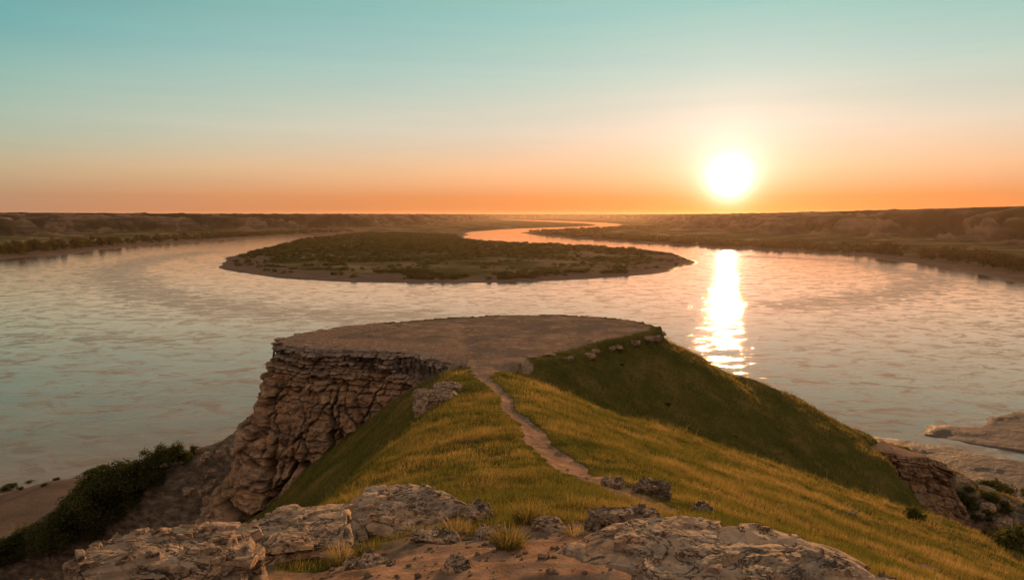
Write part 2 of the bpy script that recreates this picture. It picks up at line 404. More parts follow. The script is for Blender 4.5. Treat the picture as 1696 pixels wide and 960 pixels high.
def cliff_material():
    t = NT('cliff rock'); P = t.pos()
    a = t.noise(t.mapping(P, (1,1,2.6)), .8, 7, .62, .3); b = t.noise(P, 4.5, 8, .7); st = t.noise(t.mapping(P, (.12,.12,3.2)), 1, 5, .6)
    v = t.noise(t.mapping(P, (2.2,2.2,.25)), 1, 6, .6)
    base = t.ramp(a, [(.28,(.085,.052,.032)),(.43,(.20,.125,.075)),(.57,(.33,.22,.135)),(.72,(.46,.35,.24))])
    base = t.mix(t.rng(v, .45, .62, 0, .6), base, (.34,.175,.085))
    base = t.mix(t.rng(st, .5, .66, 0, .5), base, (.20,.155,.12))
    base = t.mix(t.rng(b, .32, .48, .8, 0), base, (.075,.048,.032))
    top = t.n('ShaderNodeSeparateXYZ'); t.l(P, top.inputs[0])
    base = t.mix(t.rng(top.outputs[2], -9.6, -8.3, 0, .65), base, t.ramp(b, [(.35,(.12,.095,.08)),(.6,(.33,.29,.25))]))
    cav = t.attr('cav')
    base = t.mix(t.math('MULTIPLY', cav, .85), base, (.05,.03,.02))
    sn = t.noise(P, 6, 6, .65); so = t.ramp(sn, [(.28,(.12,.075,.050)),(.5,(.25,.16,.108)),(.72,(.39,.27,.185))])
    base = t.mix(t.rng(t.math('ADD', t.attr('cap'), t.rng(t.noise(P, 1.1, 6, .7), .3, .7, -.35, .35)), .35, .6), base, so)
    h = t.math('ADD', t.math('MULTIPLY', b, .18), t.math('MULTIPLY', t.noise(P, 24, 5, .7), .03))
    h = t.math('ADD', h, t.math('MULTIPLY', st, .16))
    return t.finish(t.bsdf(base, .92, t.bump(h, 1, 1), .0).outputs[0])
def leaf_material(name, cols, trans=.35, obj_rand=True):
    t = NT(name); v = t.attr('tint')
    c = t.ramp(v, [(i/(len(cols)-1), k) for i, k in enumerate(cols)])
    if obj_rand:
        oi = t.n('ShaderNodeObjectInfo').outputs['Random']
        c = t.mix(t.rng(oi, 0, 1, 0, .55), c, cols[-1])
    d = t.n('ShaderNodeBsdfDiffuse'); t.l(c, d.inputs[0])
    tr = t.n('ShaderNodeBsdfTranslucent'); t.l(c, tr.inputs[0])
    m = t.n('ShaderNodeMixShader'); m.inputs[0].default_value = trans; t.l(d.outputs[0], m.inputs[1]); t.l(tr.outputs[0], m.inputs[2])
    return t.finish(m.outputs[0])
def bark_material():
    t = NT('bark'); tc = t.n('ShaderNodeTexCoord'); b = t.noise(tc.outputs['Object'], 6, 5)
    return t.finish(t.bsdf(t.ramp(b, [(.3,(.05,.035,.025)),(.7,(.14,.10,.07))]), .9, t.bump(b, .03), .1).outputs[0])
def water_material():
    t = NT('river water'); P = t.pos()
    lp = t.mapping(P, (.62,1.0,1))
    stream = t.attr('stream')
    big = t.noise(P, .012, 6, .6); n0 = t.noise(lp, .115, 10, .74, .8); n1 = t.noise(P, .8, 2, .5); n2 = t.noise(lp, .22, 3, .55, .4)
    patch = t.rng(t.math('ADD', n0, t.math('MULTIPLY', stream, .11)), .49, .61)
    ln_ = t.rng(t.math('ABSOLUTE', t.math('SUBTRACT', t.noise(lp, .05, 8, .66, 1.2), .5)), 0, .012, 1, 0)
    patch = t.math('MAXIMUM', patch, t.math('MULTIPLY', ln_, t.rng(t.noise(P, .02, 4), .48, .62, 0, .8)))
    soft = t.rng(t.math('ADD', t.noise(lp, .085, 2, .5, .8), t.math('MULTIPLY', stream, .13)), .52, .72)
    amp = t.math('ADD', .014, t.math('MULTIPLY', soft, .06))
    n3 = t.math('MULTIPLY', t.math('SUBTRACT', t.noise(t.mapping(P, (.8,1,1)), .17, 9, .72, .7), .5), t.math('ADD', .038, t.math('MULTIPLY', patch, .20)))
    h = t.math('MULTIPLY', t.math('ADD', t.math('MULTIPLY', t.math('SUBTRACT', n1, .5), 1.0), t.math('MULTIPLY', t.math('SUBTRACT', n2, .5), 1.2)), amp)
    h = t.math('ADD', h, n3); b = t.bump(h, 1.0, 1.0)
    silt = t.ramp(t.noise(lp, .03, 9, .70, .8), [(.3,(.165,.102,.068)),(.5,(.235,.152,.102)),(.7,(.30,.205,.142))])
    silt = t.mix(t.math('MULTIPLY', patch, .7), silt, (.13,.088,.066))
    d = t.n('ShaderNodeBsdfDiffuse'); t.l(silt, d.inputs[0]); t.l(b, d.inputs['Normal'])
    g = t.n('ShaderNodeBsdfGlossy', distribution='BECKMANN'); g.inputs[0].default_value = (1.0, .78, .65, 1); t.l(t.rng(patch, 0, 1, .075, .12), g.inputs['Roughness']); t.l(b, g.inputs['Normal'])
    fr = t.n('ShaderNodeFresnel'); fr.inputs['IOR'].default_value = 1.65; t.l(b, fr.inputs['Normal'])
    m = t.n('ShaderNodeMixShader'); t.l(t.math('MULTIPLY', t.rng(fr.outputs[0], .16, .55, .10, .92), t.rng(patch, 0, 1, 1, .70)), m.inputs[0]); t.l(d.outputs[0], m.inputs[1]); t.l(g.outputs[0], m.inputs[2])
    return t.finish(m.outputs[0])
M = dict(ground=ground_material(), water=water_material(), cliff=cliff_material(),
         stone=stone_material('pale sandstone', 1.0), stone_dark=stone_material('dark weathered stone', .5, .45),
         slab=stone_material('plateau rim stone', .5, .12, .8), bark=bark_material())
M['grass'] = leaf_material('grass blades', [(.066,.082,.015),(.125,.116,.024),(.22,.162,.042),(.36,.245,.09)], .45, False)
M['dry'] = leaf_material('dry grass', [(.16,.13,.035),(.34,.25,.10),(.42,.30,.14)], .4, False)
M['juniper'] = leaf_material('juniper foliage', [(.018,.028,.009),(.040,.050,.015),(.085,.080,.026)], .35)
M['cotton'] = leaf_material('bank tree foliage', [(.022,.026,.008),(.055,.052,.016),(.12,.088,.026)], .35)
M['scrub'] = leaf_material('scrub foliage', [(.014,.024,.006),(.038,.048,.012),(.085,.082,.020)], .3)
M['weed'] = leaf_material('weed leaves', [(.07,.085,.02),(.16,.14,.035),(.30,.20,.06)], .45)
# ------------------------------------------------------------------ terrain sheet
fa = np.arange(-43, 43.01, .092); ca = np.arange(46, 315, 3.5)
ang = np.radians(np.concatenate([fa, ca]))       # clockwise from +Y
NR = 1180
rad = 1.0*(12500/1.0)**(np.arange(NR)/(NR-1))
NA = len(ang)
AA, RR = np.meshgrid(ang, rad)                    # rows = radius
X = (RR*np.sin(AA)).ravel(); Y = (RR*np.cos(AA)).ravel()
Z, K = terrain(X, Y)
idx = np.arange(NR*NA).reshape(NR, NA)
a = idx[:-1, :]; b = idx[1:, :]
Q = np.stack([a, np.roll(a, -1, 1), np.roll(b, -1, 1), b], -1).reshape(-1, 4)
hill = K['hill']; ds = K['ds']; dv = K['dv']; dvv = K['dvv']
zone = np.where(hill, 0., 1.)
r_ = np.hypot(X, Y)
soilF = sstep(5.2, 4.4, Y+.55*fbm2(X*1.1, Y*1.1, 3, 51)+.16*np.abs(X-.3)) * (r_ < 30)          # bare foreground patch
soil = np.maximum(soilF, sstep(1.25, .75, K['pd']))
soil = np.maximum(soil, sstep(.1, -1.3, K['d_rim']))
soil = np.where(hill, soil, 0)
# slope-driven rock
gx = np.gradient(Z.reshape(NR, NA), axis=0)/np.gradient(RR, axis=0)
slope = np.abs(gx).ravel()
rockm = np.where(hill, np.maximum(sstep(-12, -20, X)*sstep(0, 2.0, K['d_rim'])*sstep(-12.5, -16, Z)*.85+0, 0), 0)
rockm = np.maximum(rockm, np.where(hill, sstep(31, 34, X+.8*fbm2(Y*.3, X*.1, 2, 3))*sstep(44, 49, Y)*.9, 0))
rockm = np.maximum(rockm, np.where(hill & (K['d_rim'] > 0) & (K['d_rim'] < 1.2) & (K['clf'] > .5), 1., 0))
scrub = np.clip(sstep(28, 75, ds), 0, 1)
scrub = np.where(r_ > 2500, np.maximum(scrub, .9*(ds > 8)), scrub)
scrub = np.where((r_ < 400), sstep(60, 130, ds)*np.where(X > 0, sstep(-57.9, -56, Z)*.6+.35*sstep(165, 120, Y), .45), scrub)
bluff = sstep(0, 60, dvv)*sstep(-5, 10, dv)
wet = np.where(hill, 0, sstep(5, .3, ds)*.9)
wet = np.maximum(wet, np.where(~hill & (r_ < 600) & (X > 50) & (Y < 420), .75*sstep(-58.4, -59.5, Z)+.0, 0))
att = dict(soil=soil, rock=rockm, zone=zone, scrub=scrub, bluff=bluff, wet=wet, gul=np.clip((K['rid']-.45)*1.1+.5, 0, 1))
V = np.stack([X, Y, Z], -1)
def part_of_sheet(name, fmask, label=None):
    q = Q[fmask]; u, inv = np.unique(q, return_inverse=True)
    o = mesh_np(name, V[u], inv.reshape(-1, 4), None, M['ground'], True, {k: v[u] for k, v in att.items()})
    o['kind'] = 'structure'; return o
vc = np.zeros(len(X), np.int8)                    # 0 ground
vc[hill] = 1
vc[hill & (K['pd'] < 1.0) & (K['d_rim'] > 0)] = 2
vc[(dv > 10) & ~hill] = 3
far = (~hill) & (r_ > 400)
ins = np.zeros(len(X), bool); ins[far] = sdist(X[far], Y[far], pen_poly) > -30
vc[ins & (ds > -4) & far] = 4
fc = np.max(vc[Q], axis=1); fc = vc[Q[:, 0]]
for name, c in (('ground', 0), ('hill', 1), ('path', 2), ('far_hills', 3), ('river_peninsula', 4)):
    if (fc == c).any(): part_of_sheet(name, fc == c)
# the small hole under the tripod
c0 = [(0, 0, hz(0, 0))]+[tuple(V[i]) for i in range(NA)]
o = mesh_np('hill', c0, None, [(0, i+1, (i+1) % NA+1)[::-1] for i in range(NA)], M['ground'], True, {k: np.concatenate([[v[0]], v[:NA]]) for k, v in att.items()}); o['kind'] = 'structure'
# ------------------------------------------------------------------ water
wr = 60*(12500/60)**(np.arange(200)/199); wa = np.radians(np.arange(-180, 180, 1.0))
A2, R2 = np.meshgrid(wa, wr); wx = (R2*np.sin(A2)).ravel(); wy = (R2*np.cos(A2)).ravel()
fine = np.radians(np.arange(-44, 44.1, .25)); coarse = np.radians(np.arange(48, 313, 4.))
wa = np.concatenate([fine, coarse]); wr = 60*(12500/60)**(np.arange(420)/419)
A2, R2 = np.meshgrid(wa, wr); wx = (R2*np.sin(A2)).ravel(); wy = (R2*np.cos(A2)).ravel()
# main current: broad bands following the bend of the river
st1 = [on_plane(*p) for p in smooth_poly([(330,418),(240,432),(190,450),(215,475),(290,495),(400,512),(520,522),(660,522)])]
st2 = [on_plane(*p) for p in smooth_poly([(1250,425),(1400,432),(1480,447),(1530,465),(1480,485),(1400,498),(1290,507)])]
st3 = [on_plane(*p) for p in smooth_poly([(-60,560),(60,562),(180,558),(300,563)])]
def line_d(x, y, L):
    b = np.full(x.shape, 1e9)
    for (ax, ay), (bx, by) in zip(L[:-1], L[1:]):
        ex, ey = bx-ax, by-ay; LL = ex*ex+ey*ey
        t = np.clip(((x-ax)*ex+(y-ay)*ey)/LL, 0, 1); b = np.minimum(b, np.hypot(x-ax-t*ex, y-ay-t*ey))
    return b
s = np.maximum(np.exp(-(line_d(wx, wy, st1)/30)**2), np.exp(-(line_d(wx, wy, st2)/24)**2))
s = np.maximum(s, .6*np.exp(-(line_d(wx, wy, st3)/10)**2))
nA = len(wa); idw = np.arange(len(wx)).reshape(-1, nA); a = idw[:-1]; b = idw[1:]
qw = np.stack([a, np.roll(a, -1, 1), np.roll(b, -1, 1), b], -1).reshape(-1, 4)
o = mesh_np('river_water', np.stack([wx, wy, np.full(len(wx), WATER)], -1), qw, None, M['water'], True, dict(stream=s)); o['kind'] = 'structure'
# ------------------------------------------------------------------ cliff face of the plateau
def cliff_mesh(name, line, ztop, zbot, du, dvz, seed, batter, mat, depth=1.0):
    P = np.array(smooth_poly(line, 6)); seg = np.hypot(*np.diff(P, axis=0).T); L = np.concatenate([[0], np.cumsum(seg)])
    zt = ztop; ztop = zt[0] if isinstance(zt, tuple) else zt
    nu = int(L[-1]/du); nv = int((ztop-zbot)/dvz)
    u = np.linspace(0, L[-1], nu); px = np.interp(u, L, P[:, 0]); py = np.interp(u, L, P[:, 1])
    tx = np.gradient(px); ty = np.gradient(py); k = 31
    ker = np.ones(k)/k; tx = np.convolve(np.pad(tx, k//2, 'edge'), ker, 'valid'); ty = np.convolve(np.pad(ty, k//2, 'edge'), ker, 'valid')
    ln = np.hypot(tx, ty); nx, ny = ty/ln, -tx/ln              # outward for a line walked with the rock on its left
    v = np.linspace(0, 1, nv); z = ztop-(ztop-zbot)*v
    U, Zg = np.meshgrid(u, z); D = ztop-Zg
    drop = np.interp(u, np.linspace(0, L[-1], len(zt)), zt)-ztop if isinstance(zt, tuple) else u*0
    rng = np.random.default_rng(seed)
    Zw = Zg+.30*fbm2(U*.30, Zg*.2, 4, seed+1)
    # beds: thin above, massive below
    edges = [ztop+1]; zz = ztop-.05
    while zz > zbot-1:
        dd = ztop-zz
        edges.append(zz); zz -= rng.uniform(.12, .34) if dd < 1.5 else rng.uniform(.3, .8) if dd < 3 else rng.uniform(.9, 2.4)
    edges = np.array(edges); bed = np.searchsorted(-edges, -Zw)
    # blocks inside each bed
    wid = np.where(D < 1.5, .9, np.where(D < 3, 1.3, 1.7))
    ub = U/wid+hash01(bed, bed*0+3, seed=seed)*7+.25*fbm2(U*.9, Zg*1.2, 3, seed+2)
    cell = np.floor(ub); fr = ub-cell
    off = (hash01(bed, cell, seed=seed+5)-.5)*np.where(D < 1.6, .42, .5)
    bedoff = (hash01(bed, bed*0, seed=seed+6)-.5)*np.where(D < 1.6, .5, .22)
    joint = np.minimum(fr, 1-fr)*wid
    eb = np.minimum(np.abs(Zw-edges[np.clip(bed, 0, len(edges)-1)]), np.abs(edges[np.clip(bed-1, 0, len(edges)-1)]-Zw))
    deep = sstep(0, .6, hash01(bed, cell, seed=seed+9))
    g1 = .20*sstep(.10, 0, joint)*deep; g2 = .16*sstep(.07, 0, eb)
    big = .55*fbm2(U*.28+3, Zg*.16, 3, seed+3)+.30*np.abs(fbm2(U*.7, Zg*.12, 3, seed+4))
    f1, f2_, _ = worley2(U*.75+.35*fbm2(U*.8, Zg*.8, 3, 7), Zg*.55+.2*fbm2(U*.5, Zg*.5, 2, 27), seed+8)
    c1, c2_, cid = worley2(U*.42+.25*fbm2(U*.6, Zg*.5, 3, 19), Zg*.13, seed+21)
    crack = sstep(.07, 0, c2_-c1)*.65+.30*(cid-.5)
    f3, f4, fid = worley2(U*1.7+.3*fbm2(U*2, Zg*2, 2, 8), Zg*1.25, seed+23)
    blocky = .16*sstep(0, .14, f2_-f1)+.34*(_-.5)+.12*(fid-.5)+.05*sstep(0, .1, f4-f3)-.12-crack
    det = .12*fbm2(U*2.4, Zg*2.6, 4, seed+10)
    lower = sstep(1.6, 3.2, D)
    out = batter*(D/(ztop-zbot))**1.0*(ztop-zbot)/10+off*(1-.3*lower)+bedoff-g1-g2+big*(.5+.7*lower)+blocky*(.4+.9*lower)+det
    out = out*depth+.05*np.round(fbm2(U*3.1, Zg*4.1, 3, seed+31)*3)
    out = np.where(D < .12, out-.10, out)
    kk = np.convolve(np.pad(out[6], 20, 'edge'), np.ones(41)/41, 'valid')[None, :]
    out = np.where(D < .30, kk+np.clip(out-kk, -.16, .16), out)
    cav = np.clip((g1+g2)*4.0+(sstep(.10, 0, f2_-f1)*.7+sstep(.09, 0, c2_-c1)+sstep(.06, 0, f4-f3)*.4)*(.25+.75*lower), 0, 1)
    XX = px[None, :]+nx[None, :]*out; YY = py[None, :]+ny[None, :]*out
    # a cap that runs back over the plateau
    cap = [(.15, .05), (1.2, .075), (2.9, .06), (3.6, -.30)]; wob = 1+.55*fbm2(u*.9, u*0, 3, seed+30)
    o0 = np.convolve(np.pad(out[0], 20, 'edge'), np.ones(41)/41, 'valid')
    cx = [px-nx*(c[0])*(wob if c[0] < 1.5 else 1) + nx*(out[0] if c[0] < .5 else o0)*(1-c[0]/3.6) for c in cap][::-1]; cy = [py-ny*(c[0])*(wob if c[0] < 1.5 else 1)+ ny*(out[0] if c[0] < .5 else o0)*(1-c[0]/3.6) for c in cap][::-1]; cz = [np.full(nu, ztop+c[1])+.03*p2(u*2, u*0+c[0], 3) for c in cap][::-1]
    XX = np.vstack(cx+[XX]); YY = np.vstack(cy+[YY]); ZZ = np.vstack(cz+[Zg+.03*fbm2(U*3, Zg*3, 2, 77)])
    ef = sstep(0, 2.4, np.minimum(L[-1]-u, u+.8)); ZZ[:4] -= .55*(1-ef)[None, :]
    ZZ = ZZ+drop[None, :]; CV = np.vstack([np.zeros((4, nu)), cav])
    n0 = XX.shape[0]; ii = np.arange(n0*nu).reshape(n0, nu)
    q = np.stack([ii[:-1, :-1], ii[:-1, 1:], ii[1:, 1:], ii[1:, :-1]], -1).reshape(-1, 4)
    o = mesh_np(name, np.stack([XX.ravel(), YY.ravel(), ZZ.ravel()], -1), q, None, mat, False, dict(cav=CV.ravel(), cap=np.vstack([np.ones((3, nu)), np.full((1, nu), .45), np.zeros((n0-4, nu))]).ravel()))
    return o
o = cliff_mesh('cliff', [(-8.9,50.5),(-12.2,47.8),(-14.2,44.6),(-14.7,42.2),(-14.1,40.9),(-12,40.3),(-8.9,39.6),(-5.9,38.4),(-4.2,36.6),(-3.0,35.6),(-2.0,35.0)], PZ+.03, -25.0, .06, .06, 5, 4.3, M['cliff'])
tag(o, kind='structure')
# small outcrop on the lower right of the spur
o = cliff_mesh('cliff', [(24.6,47.4),(25.6,46.2),(27.5,45.6),(29.5,46.2),(31.2,47.2),(32.6,49.2),(34.4,53.0)], (-16.6,-16.6,-17.1,-18.2,-19.4,-20.6), -24.5, .07, .07, 9, 1.8, M['cliff'], .9)
tag(o, kind='structure')
# ------------------------------------------------------------------ rocks
def cube_sphere(n):
    V = []; Qs = []; base = 0
    g = np.tan(np.linspace(-math.pi/4, math.pi/4, n+1))
    A, B = np.meshgrid(g, g)
    one = np.ones_like(A)
    for fcx in ((A, B, one, 0), (B, A, -one, 0), (one, A, B, 1), (-one, B, A, 1), (B, one, A, 2), (A, -one, B, 2)):
        P = np.stack([c.ravel() for c in fcx[:3]], -1); V.append(P)
        i = np.arange((n+1)**2).reshape(n+1, n+1)+base; base += (n+1)**2
        Qs.append(np.stack([i[:-1, :-1], i[:-1, 1:], i[1:, 1:], i[1:, :-1]], -1).reshape(-1, 4))
    V = np.vstack(V); Qs = np.vstack(Qs)
    key = np.round(V*1e5).astype(np.int64); _, first, inv = np.unique(key, axis=0, return_index=True, return_inverse=True)
    return V[first], inv.ravel()[Qs]
_cs = {}
def rock_mesh(name, size, seed, n=44, cuts=9, bed=.07, ledge=.05, mat='stone', flat=.55, top_tilt=(0, 0), rough=1.0):
    if n not in _cs: _cs[n] = cube_sphere(n)
    C, Qs = _cs[n]; rng = np.random.default_rng(seed)
    S = C/np.linalg.norm(C, axis=1)[:, None]
    P = S*.45+C*.55*.80
    # planar breaks
    for k in range(cuts):
        an = k/cuts*2*math.pi+rng.uniform(-.3, .3); tz = rng.uniform(-.25, .35)
        nv = np.array([math.cos(an), math.sin(an), tz]); nv /= np.linalg.norm(nv)
        d0 = rng.uniform(.60, .92)
        dd = P@nv-d0
        P = P-np.maximum(dd, 0)[:, None]*nv*.97
    # flattish broken top
    for k in range(3):
        nv = np.array([rng.uniform(-.10, .10)+top_tilt[0], rng.uniform(-.10, .10)+top_tilt[1], 1]); nv /= np.linalg.norm(nv)
        dd = P@nv-rng.uniform(flat, flat+.14)
        P = P-np.maximum(dd, 0)[:, None]*nv*.98
    sx, sy, sz = size
    P = P*np.array([sx, sy, sz])*.62
    x, y, z = P.T; L = (sx+sy)/2; Nn = S
    # bedding: every bed sets in or out by its own amount
    zb = z+.018*L*fbm2(x*3/L, y*3/L, 3, seed+1); bi = np.floor(zb/bed+100)
    side = 1-sstep(.55, .9, np.abs(Nn[:, 2])) 
    ang_ = np.arctan2(Nn[:, 1], Nn[:, 0]); sec = np.floor(ang_*3.2+hash01(bi, bi*0, seed=seed)*9+.5*fbm2(x*5/L, y*5/L, 2, seed+2))
    off = (hash01(bi, sec, seed=seed+3)-.5)*.11*L+(hash01(bi, bi*0, seed=seed+4)-.5)*.06*L
    fz = zb/bed+100-bi; gro = sstep(.14, 0, np.minimum(fz, 1-fz))*.022*L
    hx = Nn[:, 0]; hy = Nn[:, 1]; hl = np.hypot(hx, hy)+1e-6
    outv = side*(off-gro)*rough
    P[:, 0] += hx/hl*outv; P[:, 1] += hy/hl*outv
    # ledges on the top
    tq = fbm2(x*2.6/L, y*2.6/L, 4, seed+5)*2.6; tr = np.floor(tq)+sstep(.47, .53, tq-np.floor(tq))
    tl = (tq-np.floor(tq))
    topm = sstep(.35, .75, Nn[:, 2])
    P[:, 2] += topm*ledge*tr*rough
    f1, f2_, idd = worley2(x*4.2/L+.35*fbm2(x*6/L, y*6/L, 2, 3), y*4.2/L, seed+6)
    P[:, 2] += topm*((idd-.5)*ledge*.35-sstep(.06, 0, f2_-f1)*ledge*.25)
    nz = fbm3(P[:, 0]*3.2/L, P[:, 1]*3.2/L, P[:, 2]*7/L, 5, seed+7, gain=.5)*.024*L*rough
    P += Nn*nz[:, None]
    nz = (1-np.abs(fbm3(P[:, 0]*13/L, P[:, 1]*13/L, P[:, 2]*16/L, 3, seed+8)))*.007*L*rough
    P += Nn*nz[:, None]
    return mesh_np(name, P, Qs, None, M[mat], False)
def place_rock(px, py, size, seed, rz=0, sink=.3, name='rock', xyz=None, **k):
    x, y, z = xyz if xyz else at_px(px, py)
    o = rock_mesh(name, size, seed, **k)
    o.location = (x, y, z+size[2]*(.36-sink)); o.rotation_euler = (k.get('tx', 0), 0, rz)
    return o
# ------------------------------------------------------------------ foliage meshes
def leaf_cloud(name, lobes, n, leaf, mat, seed, parent=None, link=True, flat=.0, up=.3, shell=.55):
    rng = np.random.default_rng(seed); cs = []; tint = []
    w = np.array([l[3]**2 for l in lobes]); w = w/w.sum(); cnt = rng.multinomial(n, w)
    for (lx, ly, lz, lr, lh), c in zip(lobes, cnt):
        v = rng.normal(size=(c, 3)); v /= np.linalg.norm(v, axis=1)[:, None]
        rr = shell+(1-shell)*rng.random(c); rr = np.where(rng.random(c) < .25, rr*rng.random(c), rr)
        rr = rr*(1+.28*perlin(v[:, 0]*2.1+lx, v[:, 1]*2.1+ly, v[:, 2]*2.1+seed, 3))
        p = v*rr[:, None]*np.array([lr, lr, lh])+np.array([lx, ly, lz]); cs.append(p)
        tint.append(np.clip(.5+.5*rng.normal(size=c)*.5+rng.uniform(-.18, .18), 0, 1))
    P = np.vstack(cs); T = np.concatenate(tint); m = len(P)
    a = rng.normal(size=(m, 3)); a[:, 2] *= .6; a /= np.linalg.norm(a, axis=1)[:, None]
    b = np.cross(a, rng.normal(size=(m, 3))); b /= np.linalg.norm(b, axis=1)[:, None]
    s = leaf*rng.uniform(.55, 1.25, m)[:, None]
    Vv = np.stack([P-a*s, P+b*s*.45, P+a*s, P-b*s*.45], 1).reshape(-1, 3)
    q = np.arange(m*4).reshape(-1, 4)
    return mesh_np(name, Vv, q, None, M[mat], False, dict(tint=np.repeat(T, 4)), parent, link)
def tube(pts, rads, k=7):
    V = []; Qd = []
    P = [np.array(p, float) for p in pts]
    for i, (p, r) in enumerate(zip(P, rads)):
        d = P[min(i+1, len(P)-1)]-P[max(i-1, 0)]; d /= np.linalg.norm(d)+1e-9
        s = np.cross(d, [.3, 1, .1]); s /= np.linalg.norm(s); t = np.cross(d, s)
        for j in range(k):
            an = 2*math.pi*j/k; V.append(p+r*(math.cos(an)*s+math.sin(an)*t))
    for i in range(len(P)-1):
        for j in range(k): Qd.append((i*k+j, i*k+(j+1) % k, (i+1)*k+(j+1) % k, (i+1)*k+j))
    return V, Qd
def join(parts):
    V = []; Qd = []
    for v, q in parts:
        o = len(V); V += list(v); Qd += [tuple(i+o for i in f) for f in q]
    return V, Qd
def trunk_mesh(name, h, r, nl, seed, mat='bark', parent=None, spread=.5):
    rng = random.Random(seed); ps = []
    top = (rng.uniform(-.1, .1)*h, rng.uniform(-.1, .1)*h, h)
    ps.append(tube([(0, 0, -.3*min(h, 1)), (top[0]*.3, top[1]*.2, h*.4), top], [r, r*.75, r*.25]))
    for i in range(nl):
        z = h*rng.uniform(.12, .7); an = rng.uniform(0, 6.28); l = h*rng.uniform(.3, .55); b = (top[0]*z/h, top[1]*z/h, z)
        e = (b[0]+math.cos(an)*l*spread*1.3, b[1]+math.sin(an)*l*spread*1.3, z+l*.7)
        m = ((b[0]+e[0])/2+rng.uniform(-.05, .05)*h, (b[1]+e[1])/2, (b[2]+e[2])/2+.03*h)
        ps.append(tube([b, m, e], [r*.5, r*.34, r*.1], 5))
    V, q = join(ps); return mesh_np(name, V, q, None, M[mat], True, None, parent)
# ------------------------------------------------------------------ foreground rocks
ROCKS = []
def big(px, py, size, seed, rz, label, sink=.3, xyz=None, cat='rock', group=None, name='rock', **k):
    o = place_rock(px, py, size, seed, rz, sink, name, xyz, **k)
    tag(o, label, cat, group); ROCKS.append((o.location.x, o.location.y, size[0]*.62, size[1]*.62, rz)); return o
def gz(x, y, dz=0): return (x, y, hz(x, y)+dz)
big(0, 0, (.90, .72, .60), 11, .15, 'largest pale boulder with orange broken face, beside the weeds in the bottom corner', .10, gz(-1.86, 3.42), 'boulder', name='boulder', n=130, cuts=9, bed=.11, ledge=.03, top_tilt=(.05, .04), flat=.62)
big(0, 0, (1.0, .92, .26), 23, .1, 'flat tan slab with a dark lower side, just behind the largest pale boulder', -.02, gz(-1.58, 4.85), 'rock slab', name='rock_slab', n=100, cuts=8, bed=.07, ledge=.02, top_tilt=(.03, .03))
big(0, 0, (1.05, .95, .26), 38, -.06, 'layered flat slab with stepped edges at the front of the grass', -.02, gz(-.87, 5.5), 'rock slab', name='rock_slab', n=100, cuts=8, bed=.06, ledge=.025, top_tilt=(.04, .02))
big(0, 0, (.30, .24, .16), 39, .4, 'small block lying at the stepped end of the layered flat slab', .02, gz(-.30, 5.35), 'rock', n=26, cuts=7, bed=.05, ledge=.02)
big(0, 0, (1.75, 1.25, .19), 41, -.03, 'broad sunlit rock sheet set in the ground at the bottom edge, right of the bare soil', .20, gz(1.12, 3.20), 'rock slab', name='rock_slab', n=150, cuts=11, bed=.06, ledge=.022, top_tilt=(.03, .05), flat=.7)
big(0, 0, (.48, .32, .26), 57, .1, 'small dark layered rock behind the broad sunlit rock sheet', .04, gz(.78, 4.62), name='rock', n=44, cuts=7, bed=.05, ledge=.02, mat='stone_dark')
big(0, 0, (.42, .34, .24), 63, -.3, 'grey angular rock at the far right end of the broad sunlit rock sheet', .06, gz(1.92, 3.35), name='rock', n=48, cuts=7, bed=.07, ledge=.02, mat='stone_dark')
big(0, 0, (.46, .34, .24), 71, -.4, 'dark half-buried rock beside the lower end of the footpath', .14, gz(*at_px(1078, 818)[:2]), name='rock', n=48, cuts=7, bed=.06, ledge=.03, mat='stone_dark')
big(0, 0, (.30, .22, .16), 75, .3, 'pale small rock at the lower end of the footpath next to the dark half-buried one', .14, gz(*at_px(1015, 806)[:2]), name='rock', n=32, cuts=7, bed=.05, ledge=.02)
big(0, 0, (.26, .2, .14), 79, .8, 'small dark rock in the grass downhill of the half-buried one', .12, gz(*at_px(1160, 850)[:2]), name='rock', n=32, cuts=6, bed=.05, ledge=.02, mat='stone_dark')
big(0, 0, (.34, .14, .08), 83, -.5, 'thin pale stone lying alone in the grass on the lower right of the slope', .0, gz(*at_px(1535, 942)[:2]), name='stone', n=24, cuts=6, bed=.05, ledge=.01)
big(0, 0, (.30, .2, .12), 85, .4, 'pale flake of stone alone in the middle of the sunlit grass slope', .0, gz(*at_px(1412, 852)[:2]), name='stone', n=20, cuts=6, bed=.05, ledge=.01)
for i, (x, y, sx, sy) in enumerate([(-.55, 4.62, .34, .22), (-.15, 4.72, .26, .2), (.30, 4.55, .34, .2), (-.95, 4.15, .28, .2), (.55, 4.15, .22, .18), (-.30, 3.55, .2, .15)]):
    o = rock_mesh('rock', (sx, sy, .08), 140+i, n=30, cuts=7, bed=.03, ledge=.012, mat='stone'); z = hz(x, y)
    o.location = (x, y, z+.005); o.rotation_euler = (0, 0, i*1.1); tag(o, 'thin flat stone sunk level in the bare foreground soil', 'stone', 'flat stones sunk in the foreground soil')
